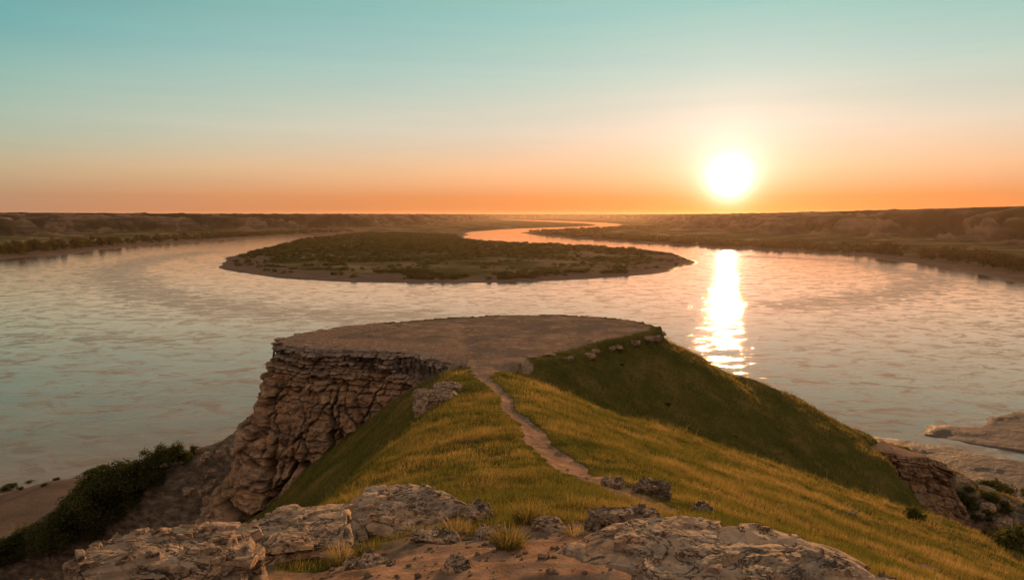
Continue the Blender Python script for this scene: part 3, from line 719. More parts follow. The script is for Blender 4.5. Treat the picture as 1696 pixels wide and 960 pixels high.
# rocky outcrop on the left shoulder of the ridge, by the neck
for i, (px, py, s, sd, lab) in enumerate([(705, 655, (1.5, 1.1, 1.1), 91, 'brown layered rock standing at the ravine edge, nearest the cliff'),
        (742, 672, (1.5, 1.2, 1.3), 93, 'grey rounded rock at the ravine edge, between two layered ones'),
        (765, 668, (1.0, .9, .8), 95, 'low grey rock at the ravine edge, closest to the footpath'),
        (722, 638, (1.3, .9, .7), 97, 'flat ledge of rock above the brown layered rock at the ravine edge'),
        (690, 700, (1.2, 1.0, 1.0), 99, 'lowest dark rock of the outcrop at the ravine edge')]):
    d = ray(px, py); px += 14; py += 8; d = ray(px, py); yy = 25.5+.9*(i % 2); k = yy/d[1]; xx = d[0]*k
    o = rock_mesh('rock', s, sd, n=44, cuts=8, bed=.16, ledge=.05, mat='slab' if i != 1 else 'stone')
    o.location = (xx, yy, d[2]*k-.05); tag(o, lab, 'rock', 'rocks of the outcrop at the ravine edge'); ROCKS.append((xx, yy, s[0]*.5, s[1]*.5, 0))
# slabs along the plateau rim and its right ledge
P = np.array(smooth_poly(rim+[rim[0]], 6)); seg = np.hypot(*np.diff(P, axis=0).T); L = np.concatenate([[0], np.cumsum(seg)])
rl = random.Random(4)
protos = [rock_mesh('rim_stone', (1, 1, .5), 200+i, n=22, cuts=8, bed=.1, ledge=.05, mat='slab') for i in range(4)]
used = [False]*4
protos += [rock_mesh('pebble', (1, 1, .6), 220+i, n=14, cuts=8, bed=.2, ledge=.03, mat='stone' if i else 'stone_dark') for i in range(4)]; used += [False]*4
def put_stone(x, y, z, s, rz, lab, grp, cat='stone'):
    k = rl.randrange(4)+(4 if cat == 'pebble' else 0)
    if used[k]: o = protos[k].copy(); COL.objects.link(o)
    else: o = protos[k]; used[k] = True
    o.location = (x, y, z); o.scale = s; o.rotation_euler = (rl.uniform(-.12, .12), rl.uniform(-.12, .12), rz)
    tag(o, lab, cat, grp); return o
for k in range(50):
    u = L[-1]*(k+rl.random()*.9)/50; x = np.interp(u, L, P[:, 0]); y = np.interp(u, L, P[:, 1])
    if y < 37 and x > -3: continue
    sc_ = rl.uniform(.18, .42)
    if x > 3 and y < 48:
        put_stone(x+.15, y-.15, PZ-rl.uniform(.2, .42), (sc_*2.4, sc_*1.8, sc_*1.9), rl.uniform(0, 6), 'weathered stone of the low ledge above the shaded grass slope', 'stones of the low ledge on the plateau edge')
    elif x > -13 and y > 46:
        if rl.random() < .14: put_stone(x, y, PZ+.02, (sc_*.65, sc_*.6, sc_*.7), rl.uniform(0, 6), 'small dark stone on the far edge of the bare plateau', 'stones along the far plateau edge')
    else:
        put_stone(x+.3*rl.uniform(-1, 1), y+.5, PZ+.04, (sc_*2.6, sc_*2.0, sc_*.8), rl.uniform(0, 6), 'flat flaky slab lying on the cliff rim of the plateau', 'flat slabs along the cliff rim')
for k in range(14):
    x, y = rl.uniform(-11, 7), rl.uniform(40, 52)
    put_stone(x, y, hz(x, y)+.01, (rl.uniform(.1, .28),)*3, rl.uniform(0, 6), 'small loose stone scattered on the bare plateau', 'loose stones on the bare plateau')
for k in range(46):
    if k < 26: px, py = rl.uniform(300, 470), rl.uniform(735, 850)
    else: px, py = rl.uniform(1540, 1690), rl.uniform(800, 900)
    x, y, z = at_px(px, py)
    if z > -12 or z < -45: continue
    q = rl.uniform(.35, 1.5)*math.hypot(x, y)/55
    put_stone(x, y, z, (q, q*.8, q*1.1), rl.uniform(0, 6), 'broken block of rubble on the dark talus under the cliff' if k < 26 else 'broken block of rubble below the small right outcrop', 'rubble on the talus under the cliff' if k < 26 else 'rubble below the right outcrop', 'boulder')
# pebbles on the bare foreground soil
for k in range(370):
    x = rl.uniform(-1.3, 1.0); y = rl.uniform(3.1, 4.9) if k < 330 else rl.uniform(8, 12); 
    if k >= 330: x = float(np.interp(y, [8, 12], [1.5, .9]))+rl.uniform(-.3, .3)
    s = .0085*math.exp(rl.gauss(.45, .65))
    put_stone(x, y, hz(x, y)+s*.1, (s*1.3, s, s*1.1), rl.uniform(0, 6), 'small pebble on the bare reddish soil near the camera' if k < 330 else 'small pebble on the worn footpath', 'pebbles on the bare foreground soil' if k < 330 else 'pebbles on the footpath', 'pebble')
# ------------------------------------------------------------------ grass
def in_rock(x, y, grow=1.0):
    m = np.zeros(x.shape, bool)
    for rx, ry, a, b, rz in ROCKS:
        c, s = math.cos(rz), math.sin(rz); dx, dy = x-rx, y-ry
        m |= ((dx*c+dy*s)/(a*grow))**2+((-dx*s+dy*c)/(b*grow))**2 < 1
    return m
def grass_blades(n, r0, r1, seed, seg2, h0, wmin, a0=-41, a1=41, power=1.0):
    rng = np.random.default_rng(seed)
    q = rng.random(n)**power; r = r0*(r1/r0)**q; an = np.radians(rng.uniform(a0, a1, n))
    # clumping
    x = r*np.sin(an); y = r*np.cos(an)
    x = x+rng.normal(size=n)*.02; z, k = terrain(x, y)
    soilp = sstep(5.2, 4.4, y+.55*fbm2(x*1.1, y*1.1, 3, 51)+.16*np.abs(x-.3))*(r < 30)
    plat = (k['d_rim'] < -.2) & (fbm2(x*.5, y*.5, 4, 91)> .38) & (r > 30)
    keep = k['hill'] & ((k['d_rim'] > .25) | plat) & (k['pd'] > 1.02+.35*rng.random(n)) & (soilp < .35+.3*rng.random(n)) & ~in_rock(x, y, .88)
    keep &= ~((x < -13) & (z < -13.5) & (rng.random(n) < .85)) & (k['pd'] > 0)
    keep &= ~((k['clf'] > .5) & (k['d_rim'] < 2.2) & (x < -5.5) & ~plat)
    cl = fbm2(x*1.7, y*1.7, 4, 61); cl2 = fbm2(x*.35, y*.35, 3, 62)
    keep &= rng.random(n) < np.clip(.72+.9*cl+.25*cl2, .12, 1)
    x, y, z, r, cl, cl2 = [v[keep] for v in (x, y, z, r, cl, cl2)]; pdk = k['pd'][keep]; n = len(x)
    h = h0*(1+.9*cl+.25*cl2)*rng.uniform(.55, 1.35, n)*np.clip(.45+.55*(pdk-1), .45, 1)*np.clip(.8+r*.004, .8, 1.0)
    h = np.where(r > 30, h*(.85+1.2*np.maximum(cl, 0)), h); h = np.where(k['d_rim'][keep] < 0, h*.28, h)
    h = np.where(rng.random(n) < .03, h*1.75, h)
    w = np.maximum(wmin, r*.00052)*rng.uniform(.7, 1.3, n)
    az = rng.uniform(0, 2*math.pi, n); ax = np.cos(az)*w; ay = np.sin(az)*w
    lean = rng.normal(size=(n, 2))*.33*h[:, None]+np.array([.12, -.10])*h[:, None]
    B = np.stack([x, y, z-.015], -1)
    off = np.stack([ax, ay, np.zeros(n)], -1)*.5
    tip = B+np.stack([lean[:, 0], lean[:, 1], h], -1)
    tint = np.clip(.39+.60*cl2+.38*fbm2(x*.9, y*.9, 3, 65)+rng.normal(size=n)*.17+.1*(x > 6), 0, 1)
    mid = B+np.stack([lean[:, 0]*.32, lean[:, 1]*.32, h*.55], -1)
    if seg2:
        V = np.stack([B-off, B+off, mid+off*.75, mid-off*.75, tip], 1).reshape(-1, 3); b = np.arange(n)*5
        return V, np.stack([b, b+1, b+2, b+3], -1), np.stack([b+3, b+2, b+4], -1), np.repeat(tint, 5)
    V = np.stack([B-off, B+off, tip], 1).reshape(-1, 3); b = np.arange(n)*3
    return V, None, np.stack([b, b+1, b+2], -1), np.repeat(tint, 3)
G1 = grass_blades(330000, 3.4, 15, 71, True, .105, .0032, power=.8)
G2 = grass_blades(560000, 14, 75, 72, False, .15, .006, -26, 41, power=.95)
V_ = np.vstack([G1[0], G2[0]]); o1 = len(G1[0])
o = mesh_np('grass', V_, G1[1], np.vstack([G1[2], G2[2]+o1]), M['grass'], True, dict(tint=np.concatenate([G1[3], G2[3]])))
tag(o, 'short green and straw-coloured grass covering the ridge and its slopes', 'grass', kind='stuff')
# tufts that stand alone
def tuft(name, n, h, rad, seed, mat='grass', tipw=.0035):
    rng = np.random.default_rng(seed); a = rng.uniform(0, 6.28, n); q = rad*np.sqrt(rng.random(n))*.45
    B = np.stack([np.cos(a)*q, np.sin(a)*q, np.full(n, -.02)], -1); hh = h*rng.uniform(.45, 1.1, n)
    a2 = a+rng.normal(size=n)*.5; sp = rng.uniform(.1, .75, n)*rad
    tip = B+np.stack([np.cos(a2)*sp, np.sin(a2)*sp, hh], -1); mid = B+np.stack([np.cos(a2)*sp*.35, np.sin(a2)*sp*.35, hh*.6], -1)
    w = rng.uniform(0, 6.28, n); off = np.stack([np.cos(w), np.sin(w), w*0], -1)*tipw*.5
    V = np.stack([B-off, B+off, mid+off*.8, mid-off*.8, tip], 1).reshape(-1, 3); b = np.arange(n)*5
    return mesh_np(name, V, np.stack([b, b+1, b+2, b+3], -1), np.stack([b+3, b+2, b+4], -1), M[mat], True, dict(tint=np.repeat(np.clip(rng.normal(.55, .25, n), 0, 1), 5)))
for x, y, n, h, rd, sd, mt, lab in [(-.02, 4.05, 520, .16, .17, 1, 'grass', 'dense grass tuft growing alone in the bare soil by the broad rock sheet'),
        (-1.18, 4.42, 340, .15, .14, 2, 'dry', 'dry grass tuft against the near side of the two flat slabs'),
        (-2.28, 5.0, 420, .28, .2, 3, 'dry', 'tall dry tuft between the largest boulder and the slab behind it'),
        (-1.22, 3.45, 200, .09, .12, 4, 'dry', 'low dry tuft at the right foot of the largest boulder'),
        (.12, 4.85, 520, .19, .2, 5, 'grass', 'bushy tuft at the edge where the grass meets the bare soil'),
        (1.72, 4.05, 300, .15, .16, 6, 'grass', 'tuft leaning over the far edge of the broad rock sheet'),
        (.42, 4.35, 180, .09, .12, 7, 'dry', 'thin dry tuft next to the small dark layered rock'),
        (-.42, 4.85, 260, .12, .16, 8, 'dry', 'straw-coloured tuft at the right foot of the layered slab'),
        (-2.55, 4.1, 300, .2, .2, 9, 'dry', 'straggly dry tuft on the outer side of the largest boulder')]:
    o = tuft('grass_tuft', n, h, rd, sd, mt); o.location = (x, y, hz(x, y)); tag(o, lab, 'grass tuft')
# weeds in the corner: stem, leaves, flower heads
def weed(x, y, h, seed, lab):
    rng = random.Random(seed); t = empty('weed_plant', (x, y, hz(x, y))); tag(t, lab, 'weed', 'weeds beside the largest boulder')
    ps = []; tips = []
    for s in range(5):
        an = rng.uniform(0, 6.28); l = h*rng.uniform(.6, 1); e = (math.cos(an)*l*.35, math.sin(an)*l*.35, l)
        ps.append(tube([(0, 0, -.03), (e[0]*.35, e[1]*.35, l*.5), e], [.004, .003, .0015], 5)); tips.append(e)
    V, q = join(ps); mesh_np('stem', V, q, None, M['bark'], True, None, t)
    leaf_cloud('foliage', [(e[0]*f, e[1]*f, e[2]*f, .07*h/.4, .09*h/.4) for e in tips for f in (.4, .65, .85)], 420, .020, 'weed', seed, t, shell=.1)
    leaf_cloud('flower_head', [(e[0], e[1], e[2], .028, .035) for e in tips], 130, .009, 'dry', seed+1, t, shell=.2)
for i, (x, y, h, lab) in enumerate([(-2.50, 3.42, .44, 'tallest branching weed with dry flower heads in the bottom corner'), (-2.28, 3.12, .22, 'short leafy weed touching the near side of the largest boulder'),
        (-2.78, 3.85, .40, 'dark weed behind the tallest one, at the drop of the ridge'), (-2.50, 3.12, .26, 'low yellowish weed at the very corner of the picture'), (-2.38, 4.0, .30, 'thin weed rising behind the largest boulder')]):
    weed(x, y, h, 300+i, lab)
# ------------------------------------------------------------------ dark bushes at the foot of the butte (left)
def bush_proto(h, seed, nleaf, leaf, mat, wide=.55):
    rng = random.Random(seed); t = empty('bush', (0, 0, 0))
    trunk_mesh('stem', h*.62, h*.035, 5, seed, 'bark', t)
    lob = [(rng.uniform(-.36, .36)*h*wide*1.6, rng.uniform(-.36, .36)*h*wide*1.6, h*rng.uniform(.25, .82), h*rng.uniform(.16, .27)*wide*1.9, h*rng.uniform(.15, .25)) for _ in range(11)]
    leaf_cloud('crown', lob, nleaf, leaf, mat, seed+1, t, shell=.45)
    return t
def put(proto, x, y, z, s, rz, label, grp, first, cat='bush'):
    if first: o = proto
    else:
        o = proto.copy(); COL.objects.link(o)
        for ch in list(proto.children):
            c = ch.copy(); COL.objects.link(c); c.parent = o
    o.location = (x, y, z); o.scale = (s, s, s); o.rotation_euler[2] = rz; tag(o, label, cat, grp); return o
bp = [bush_proto(6.0, 401, 5200, .20, 'juniper'), bush_proto(6.0, 411, 5200, .20, 'juniper', .7), bush_proto(6.0, 421, 4200, .22, 'scrub', .65)]
bu = [False]*3
rb = random.Random(12)
names = [(232, 822, 50, 0), (190, 838, 62, 1), (215, 800, 36, 0), (255, 812, 38, 1), (160, 860, 62, 0), (130, 878, 58, 1), (100, 905, 55, 0), (66, 925, 50, 1), (34, 935, 45, 0), (6, 942, 45, 1), (118, 905, 60, 0),
         (288, 775, 40, 2), (306, 768, 28, 2), (176, 880, 70, 1), (215, 850, 60, 0), (84, 940, 60, 1), (24, 955, 50, 0), (-30, 950, 50, 1), (262, 780, 40, 2), (140, 920, 75, 1), (322, 752, 18, 2)]
for i, (px, py, hp, k) in enumerate(names):
    x, y, z = at_px(px, py)
    put(bp[k], x, y, z-.1, hp*math.hypot(x, y)/F/6*rb.uniform(.9, 1.15), rb.uniform(0, 6), 'dark dense bush in the thicket at the foot of the butte' if k < 2 else 'small olive bush at the water side of the talus below the cliff', 'dark bushes at the foot of the butte' if k < 2 else 'olive bushes by the talus', not bu[k]); bu[k] = True
# low scrub tufts on the near left shore and on the flats to the right
sp = [leaf_cloud('shrub', [(rb.uniform(-.5, .5), rb.uniform(-.4, .4), rb.uniform(.25, .55), rb.uniform(.35, .6), rb.uniform(.25, .45)) for _ in range(6)], 700, .10, 'scrub', 430+i, shell=.4) for i in range(3)]
su = [False]*3
def shrub(x, y, z, s, lab, grp, k=None, sz=1.0):
    k = rb.randrange(3) if k is None else k
    if su[k]: o = sp[k].copy(); COL.objects.link(o)
    else: o = sp[k]; su[k] = True
    o.location = (x, y, z-.1*s); o.scale = (s, s, s*sz); o.rotation_euler[2] = rb.uniform(0, 6); tag(o, lab, 'shrub', grp)
for px, py, s in [(20, 808, 2.2), (48, 803, 1.6), (8, 812, 2.0), (58, 800, 1.2), (93, 795, 1.4), (145, 785, 1.5), (152, 783, 1.8), (165, 780, 1.5), (170, 778, 2.2), (75, 806, 1.2), (35, 812, 1.4), (285, 765, 1.8)]:
    x, y, z = at_px(px, py); shrub(x, y, z, s*.8, 'low ochre shrub along the near left shore', 'low shrubs along the near left shore')
for k in range(70):
    px = rb.uniform(1590, 1730); py = rb.uniform(792, 955)
    if py < 765+ (1696-px)*.3+30: continue
    x, y, z = at_px(px, py)
    if z > -50: continue
    shrub(x, y, z, rb.uniform(1.2, 4.0), 'olive shrub scattered over the flats below the right cliff outcrop', 'shrubs on the flats below the right outcrop', sz=.9)
for k in range(46):
    px = rb.uniform(1585, 1720); py = rb.uniform(800, 930); x, y, z = at_px(px, py)
    if y < 44 or z < -56: continue
    shrub(x, y, z, rb.uniform(.35, 1.1)*math.hypot(x, y)/70, 'olive shrub on the rocky slope running down below the small right outcrop', 'shrubs on the slope below the right outcrop')
for px, py, s, lab in [(1600, 850, 1.6, 'dark bush on the gully side of the right cliff outcrop'), (1665, 905, 1.8, 'dark round bush low in the gully at the right edge'), (1630, 885, 1.2, 'small bush between the two dark ones in the gully'), (1510, 860, .9, 'bush at the foot of the right cliff outcrop')]:
    x, y, z = at_px(px, py); shrub(x, y, z, s*.8, lab, 'bushes around the right cliff outcrop')
for k in range(18):
    px = rb.uniform(1000, 1480); py = 560+(px-1000)*.52+rb.uniform(15, 120)
    x, y, z = at_px(px, py)
    if y < 34 or y > 60 or z < -30: continue
    shrub(x, y, z, rb.uniform(.10, .24), 'tiny dark shrub dotted on the shaded grass slope', 'tiny shrubs on the shaded slope')
# ------------------------------------------------------------------ trees on the far banks
def tree_mesh(seed, mat='cotton', h=18, nleaf=900, leaf=.85):
    rng = random.Random(seed)
    lob = [(rng.uniform(-.26, .26)*h, rng.uniform(-.26, .26)*h, h*rng.uniform(.14, .84), h*rng.uniform(.15, .25), h*rng.uniform(.13, .2)) for _ in range(12)]
    return lob, nleaf, leaf, mat, seed
def tree_proto(seed, **k):
    t = empty('bank_tree', (0, 0, 0)); lob, n, lf, mat, sd = tree_mesh(seed, **k)
    trunk_mesh('trunk', 11, .45, 4, sd, 'bark', t, .35); leaf_cloud('crown', lob, n, lf, mat, sd, t, shell=.35)
    return t
tp = [tree_proto(501+i) for i in range(5)]; tu = [False]*5
rt = random.Random(3)
def bank_row(line, n, smin, smax, off0, off1, lab, grp, inward):
    P = np.array([on_plane(*p) for p in smooth_poly(line, 6)]); seg = np.hypot(*np.diff(P, axis=0).T); L = np.concatenate([[0], np.cumsum(seg)])
    # even in the picture: spacing grows with distance
    D = np.hypot(P[:, 0], P[:, 1]); wgt = np.concatenate([[0], np.cumsum(seg/(.5*(D[1:]+D[:-1])))]); 
    for i in range(n):
        u = np.interp(wgt[-1]*(i+rt.random())/n, wgt, L); x = np.interp(u, L, P[:, 0]); y = np.interp(u, L, P[:, 1])
        x2 = np.interp(u+5, L, P[:, 0]); y2 = np.interp(u+5, L, P[:, 1]); tx, ty = x2-x, y2-y; l = math.hypot(tx, ty)+1e-9
        o = rt.uniform(off0, off1); x += -ty/l*o*inward; y += tx/l*o*inward
        z = hz(x, y)
        if z < WATER+.25: continue
        k = rt.randrange(5); s = rt.uniform(smin, smax)
        put(tp[k], x, y, z, s, rt.uniform(0, 6), lab, grp, not tu[k], 'tree'); tu[k] = True
bank_row([(-100,442),(0,429),(71,424),(141,416),(212,409),(260,405)], 125, .6, 1.15, 28, 110, 'olive tree in the dense row along the left far bank', 'trees along the left far bank', 1)
bank_row([(255,405.5),(354,398),(425,393)], 60, .6, 1.0, 30, 120, 'hazy tree in the receding row along the left far bank', 'distant trees along the left far bank', 1)
bank_row([(1379,420),(1450,427),(1520,437),(1591,449),(1662,462),(1740,480)], 112, .65, 1.15, 36, 100, 'ochre-green tree in the dense row along the right far bank', 'trees along the right far bank', 1)
def clump_mass(name, base, s, nl, mat, label, cat, tm=.45, zs=1.0, lfk=.30):
    rs = np.random.default_rng(len(base)); k = len(base)
    v = rs.normal(size=(k, nl, 3)); v /= np.linalg.norm(v, axis=2)[..., None]; v *= (.4+.6*rs.random((k, nl, 1))); v[..., 2] = np.abs(v[..., 2])*.9+.12
    c = base[:, None]+v*s[:, None, None]*np.array([1.35, 1.35, zs]); c = c.reshape(-1, 3); n = len(c)
    a = rs.normal(size=(n, 3)); a /= np.linalg.norm(a, axis=1)[:, None]; b = np.cross(a, rs.normal(size=(n, 3))); b /= np.linalg.norm(b, axis=1)[:, None]
    lf = np.repeat(s*lfk, nl)[:, None]*rs.uniform(.6, 1.2, (n, 1))
    Vv = np.stack([c-a*lf, c+b*lf*.6, c+a*lf, c-b*lf*.6], 1).reshape(-1, 3)
    tn = np.clip(np.repeat(rs.normal(tm, .28, k), nl)+rs.normal(size=n)*.18, 0, 1)
    o = mesh_np(name, Vv, np.arange(n*4).reshape(-1, 4), None, M[mat], False, dict(tint=np.repeat(tn, 4)))
    return tag(o, label, cat, kind='stuff')
def bank_points(line, n, off0, off1, seed):
    rs = np.random.default_rng(seed); P = np.array([on_plane(*p) for p in smooth_poly(line, 6)]); seg = np.hypot(*np.diff(P, axis=0).T); L = np.concatenate([[0], np.cumsum(seg)])
    D = np.hypot(P[:, 0], P[:, 1]); wg = np.concatenate([[0], np.cumsum(seg/(.5*(D[1:]+D[:-1])))])
    u = np.interp(wg[-1]*rs.random(n), wg, L); x = np.interp(u, L, P[:, 0]); y = np.interp(u, L, P[:, 1]); tx = np.interp(u+5, L, P[:, 0])-x; ty = np.interp(u+5, L, P[:, 1])-y; l = np.hypot(tx, ty)+1e-6
    o = rs.uniform(off0, off1, n); x, y = x-ty/l*o, y+tx/l*o; z, k = terrain(x, y); m = z > WATER+.3
    return np.stack([x, y, z], -1)[m]
b = bank_points([(878,387.5),(939,394),(1010,398.5),(1096,404),(1202,411),(1308,416),(1385,421)], 620, 22, 190, 5)
clump_mass('woodland', b, np.random.default_rng(6).uniform(3.5, 8, len(b)), 60, 'cotton', 'hazy belt of trees on the far bank below the sun', 'woodland', .3, 1.1)
b = np.vstack([bank_points([(420,393),(500,388.5),(600,385)], 160, 30, 200, 8), bank_points([(833,380.5),(868,378.5),(939,376.5),(980,374.5)], 220, -260, -25, 9), bank_points([(1028,375.5),(1010,377.5),(939,380.5),(880,384)], 260, 20, 260, 10), bank_points([(790,384),(833,381)], 60, -200, -20, 11)])
clump_mass('woodland', b, np.random.default_rng(7).uniform(4, 9, len(b)), 40, 'cotton', 'faint belts of trees along the upper bends of the river', 'woodland', .3, 1.0)
# ------------------------------------------------------------------ scrub on the peninsula
pp = np.array(pen_poly); rs = np.random.default_rng(21)
cx = rs.uniform(pp[:, 0].min(), pp[:, 0].max(), 60000); cy = pp[:, 1].min()+(pp[:, 1].max()+300-pp[:, 1].min())*rs.random(60000)
inn = sdist(cx, cy, river) ; dpen = sdist(cx, cy, pen_poly)
dens = fbm2(cx/75, cy/75, 4, 81)+.25*fbm2(cx/20, cy/20, 2, 82)
back = sstep(760, 1050, cy)
okm = (dpen > 12) & (inn < -16) & (dens > .06-.50*back*sstep(250, -150, cx)-.10*back) & (cy < 2300)
cx, cy, dens = cx[okm], cy[okm], dens[okm]
od = np.argsort(np.hypot(cx, cy)); cx, cy, dens = cx[od], cy[od], dens[od]
print('scrub candidates', len(cx))
zz, _ = terrain(cx, cy)
ib = [leaf_cloud('river_shrub', [(rb.uniform(-1.6, 1.6), rb.uniform(-1.3, 1.3), rb.uniform(.7, 2.2), rb.uniform(1.0, 1.9), rb.uniform(.8, 1.5)) for _ in range(7)], 260, .42, 'scrub', 600+i, shell=.35) for i in range(4)]
iu = [False]*4
step = 1
nI = min(300, len(cx)); ids = np.arange(nI)
for i in ids:
    k = rb.randrange(4)
    if iu[k]: o = ib[k].copy(); COL.objects.link(o)
    else: o = ib[k]; iu[k] = True
    s = rb.uniform(.55, 1.5); o.location = (cx[i], cy[i], zz[i]-.2); o.scale = (s*1.25, s*1.25, s); o.rotation_euler[2] = rb.uniform(0, 6)
    tag(o, 'low olive shrub on the near half of the river peninsula', 'shrub', 'shrubs on the river peninsula')
m = len(cx)-nI
if m > 0:
    take = np.arange(nI, len(cx)); take = take[rs.random(len(take)) < min(1, 5200/m)]
    base = np.stack([cx[take], cy[take], zz[take]], -1); k = len(take)
    clump_mass('scrubland', base, rs.uniform(1.3, 3.4, k)*(1+.35*back[okm][od][take]), 60, 'scrub', 'mass of low scrub covering the far part of the river peninsula', 'scrubland')
# ------------------------------------------------------------------ haze
hb = []
x0, x1, y0, y1, z0, z1 = -12800, 12800, -12800, 12800, WATER-6, 29
hv = [(x, y, z) for z in (z0, z1) for y in (y0, y1) for x in (x0, x1)]
hq = [(0, 2, 3, 1), (4, 5, 7, 6), (0, 1, 5, 4), (2, 6, 7, 3), (0, 4, 6, 2), (1, 3, 7, 5)]
hm = bpy.data.materials.new('haze'); hm.use_nodes = True; nt = hm.node_tree; nt.nodes.clear()
ho = nt.nodes.new('ShaderNodeOutputMaterial'); pv = nt.nodes.new('ShaderNodeVolumePrincipled')
pv.inputs['Color'].default_value = (.90, .66, .49, 1); pv.inputs['Density'].default_value = 1.8e-5; pv.inputs['Anisotropy'].default_value = .57
nt.links.new(pv.outputs[0], ho.inputs['Volume'])
o = mesh_np('haze', hv, hq, None, hm, False); tag(o, 'thin warm evening haze over the river valley', 'haze', kind='stuff')
# ------------------------------------------------------------------ sky
SAZ, SEL = math.atan2(ray(1208, 298)[0], ray(1208, 298)[1]), math.asin(ray(1208, 298)[2]/np.linalg.norm(ray(1208, 298)))
sd = (math.sin(SAZ)*math.cos(SEL), math.cos(SAZ)*math.cos(SEL), math.sin(SEL))
w = bpy.data.worlds.new('World'); sc.world = w; w.use_nodes = True; nt = w.node_tree; nt.nodes.clear()
class WN(NT):
    def __init__(s, nt): s.t = nt
t = WN(nt)
wo = t.n('ShaderNodeOutputWorld'); tc = t.n('ShaderNodeTexCoord'); D = tc.outputs['Generated']
sep = t.n('ShaderNodeSeparateXYZ'); t.l(D, sep.inputs[0])
zc = t.math('MAXIMUM', sep.outputs[2], 0.0); el = t.math('SQRT', zc)
def lin(r, g, b):
    f = lambda c: (c/255/12.92 if c/255 <= .04045 else ((c/255+.055)/1.055)**2.4)
    return (f(r), f(g), f(b))
away = t.ramp(el, [(0, lin(166,128,106)), (.156, lin(176,144,116)), (.23, lin(182,166,134)), (.31, lin(164,182,162)), (.40, lin(134,180,170)), (.476, lin(92,163,166)), (.55, lin(100,142,142)), (.64, (.21,.205,.195)), (.77, (.36,.33,.29)), (1, (.48,.43,.38))])  # upper stops here and below: unseen overhead sky, set warm and bright as fill
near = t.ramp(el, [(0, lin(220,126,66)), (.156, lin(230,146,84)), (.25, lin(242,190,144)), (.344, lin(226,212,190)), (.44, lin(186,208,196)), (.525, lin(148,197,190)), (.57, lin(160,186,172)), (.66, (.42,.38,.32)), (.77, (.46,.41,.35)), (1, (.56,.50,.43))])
behind = t.ramp(el, [(0, (.62,.38,.30)), (.3, (.80,.50,.37)), (.6, (.72,.52,.41)), (1, (.56,.50,.43))])  # unseen sky behind the camera, made bright and peach to light rocks and cliff
dot = lambda v: t.n('ShaderNodeVectorMath', operation='DOT_PRODUCT')
hx = t.n('ShaderNodeCombineXYZ'); t.l(sep.outputs[0], hx.inputs[0]); t.l(sep.outputs[1], hx.inputs[1])
nm = t.n('ShaderNodeVectorMath', operation='NORMALIZE'); t.l(hx.outputs[0], nm.inputs[0])
d1 = t.n('ShaderNodeVectorMath', operation='DOT_PRODUCT'); t.l(nm.outputs[0], d1.inputs[0]); d1.inputs[1].default_value = (math.sin(SAZ), math.cos(SAZ), 0)
f = t.rng(d1.outputs['Value'], .52, .99); f = t.math('POWER', f, .9)
base = t.mix(f, away, near)
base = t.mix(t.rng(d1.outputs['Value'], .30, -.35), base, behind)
d2 = t.n('ShaderNodeVectorMath', operation='DOT_PRODUCT'); t.l(D, d2.inputs[0]); d2.inputs[1].default_value = sd
an = t.math('MULTIPLY', t.math('ARCCOSINE', t.math('MINIMUM', d2.outputs['Value'], .9999999)), 57.2958)
def gl(width, p):
    q = t.math('DIVIDE', an, width); q = t.math('POWER', q, p); return t.math('EXPONENT', t.math('MULTIPLY', q, -1))
def add(c, fac, colr, st):
    m = t.mix(1.0, (0, 0, 0), (colr[0]*st, colr[1]*st, colr[2]*st)); sc2 = t.n('ShaderNodeVectorMath', operation='SCALE'); t.l(m, sc2.inputs[0]); t.l(fac, sc2.inputs['Scale'])
    a2 = t.n('ShaderNodeVectorMath', operation='ADD'); t.l(c, a2.inputs[0]); t.l(sc2.outputs[0], a2.inputs[1]); return a2.outputs[0]
elf = t.rng(sep.outputs[2], math.sin(R(.2)), math.sin(R(3.6)))
tint = t.mix(elf, (1.0, .32, .06), (1.0, .84, .74))
def addt(c, fac, st):
    sc2 = t.n('ShaderNodeVectorMath', operation='SCALE'); t.l(tint, sc2.inputs[0]); t.l(t.math('MULTIPLY', fac, st), sc2.inputs['Scale'])
    a2 = t.n('ShaderNodeVectorMath', operation='ADD'); t.l(c, a2.inputs[0]); t.l(sc2.outputs[0], a2.inputs[1]); return a2.outputs[0]
c = addt(base, gl(11.0, 1.4), .12)
c = addt(c, gl(4.6, 1.5), .26)
c = addt(c, gl(2.5, 1.7), .50)
c = add(c, gl(1.05, 1.45), (1.0, .90, .80), 3.2)
st_ = t.noise(t.mapping(D, (1.6, 1.6, 26)), 1.4, 4, .6, .3)
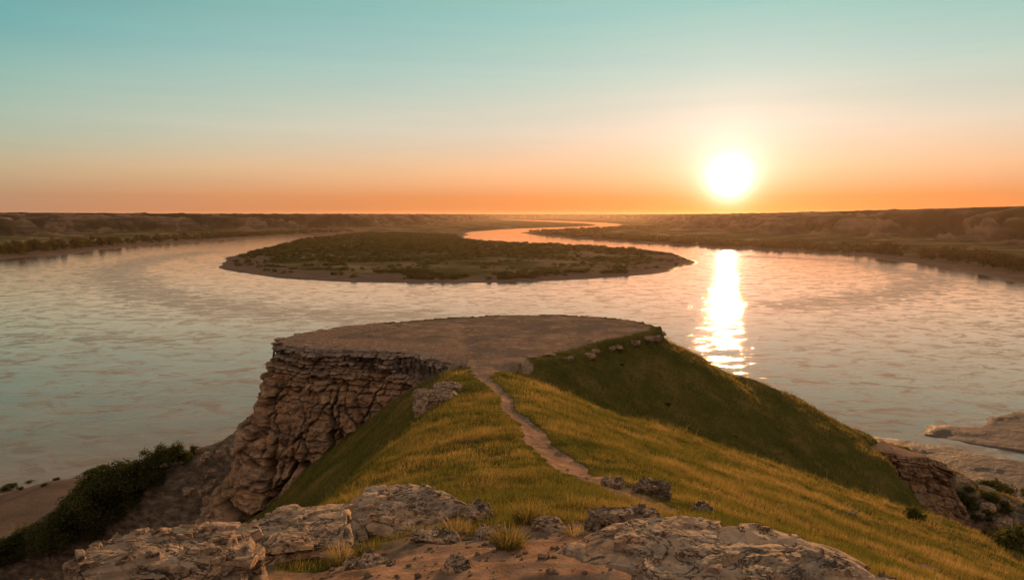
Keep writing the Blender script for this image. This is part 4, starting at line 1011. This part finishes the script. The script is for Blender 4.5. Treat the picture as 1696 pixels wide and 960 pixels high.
c = t.mix(1.0, c, t.mix(t.rng(st_, .3, .7), (.955,.965,.975), (1.04,1.02,1.0)), 'MULTIPLY')
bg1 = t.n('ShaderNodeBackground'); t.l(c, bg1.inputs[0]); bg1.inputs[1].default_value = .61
sky = t.n('ShaderNodeTexSky', sky_type='NISHITA', sun_disc=False); sky.sun_elevation = SEL; sky.sun_rotation = SAZ; sky.air_density = 1.0; sky.dust_density = 1.0
bg2 = t.n('ShaderNodeBackground'); t.l(t.mix(1.0, sky.outputs[0], (.10, .06, .05), 'MULTIPLY'), bg2.inputs[0]); bg2.inputs[1].default_value = .05
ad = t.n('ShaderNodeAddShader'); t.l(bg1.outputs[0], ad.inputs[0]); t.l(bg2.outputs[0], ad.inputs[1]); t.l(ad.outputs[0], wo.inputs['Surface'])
try: w.cycles.sampling_method = 'MANUAL'; w.cycles.sample_map_resolution = 1024
except Exception: pass
# ------------------------------------------------------------------ sun, camera, settings
ld = bpy.data.lights.new('sun', 'SUN'); ld.energy = 5.0; ld.angle = R(.5); ld.color = (1.0, .50, .20)
lo = bpy.data.objects.new('sun', ld); COL.objects.link(lo)
from mathutils import Vector
lo.rotation_euler = Vector(sd).to_track_quat('Z', 'Y').to_euler(); lo.location = (30, 60, 80)
cd = bpy.data.cameras.new('camera'); cam = bpy.data.objects.new('camera', cd); COL.objects.link(cam); sc.camera = cam
cd.sensor_width = 36; cd.lens = F/1696*36; cd.clip_start = .05; cd.clip_end = 90000
cam.location = (0, 0, 0); cam.rotation_euler = (math.pi/2-TH, 0, 0)
sc.view_settings.view_transform = 'Standard'; sc.view_settings.look = 'None'; sc.view_settings.gamma = 1; sc.view_settings.exposure = .72; sc.view_settings.use_curve_mapping = False
sc.render.engine = 'CYCLES'; cy_ = sc.cycles
cy_.max_bounces = 6; cy_.diffuse_bounces = 3; cy_.glossy_bounces = 3; cy_.transmission_bounces = 3; cy_.volume_bounces = 0; cy_.transparent_max_bounces = 4
cy_.sample_clamp_indirect = 4; cy_.use_denoising = True; cy_.caustics_reflective = False; cy_.caustics_refractive = False
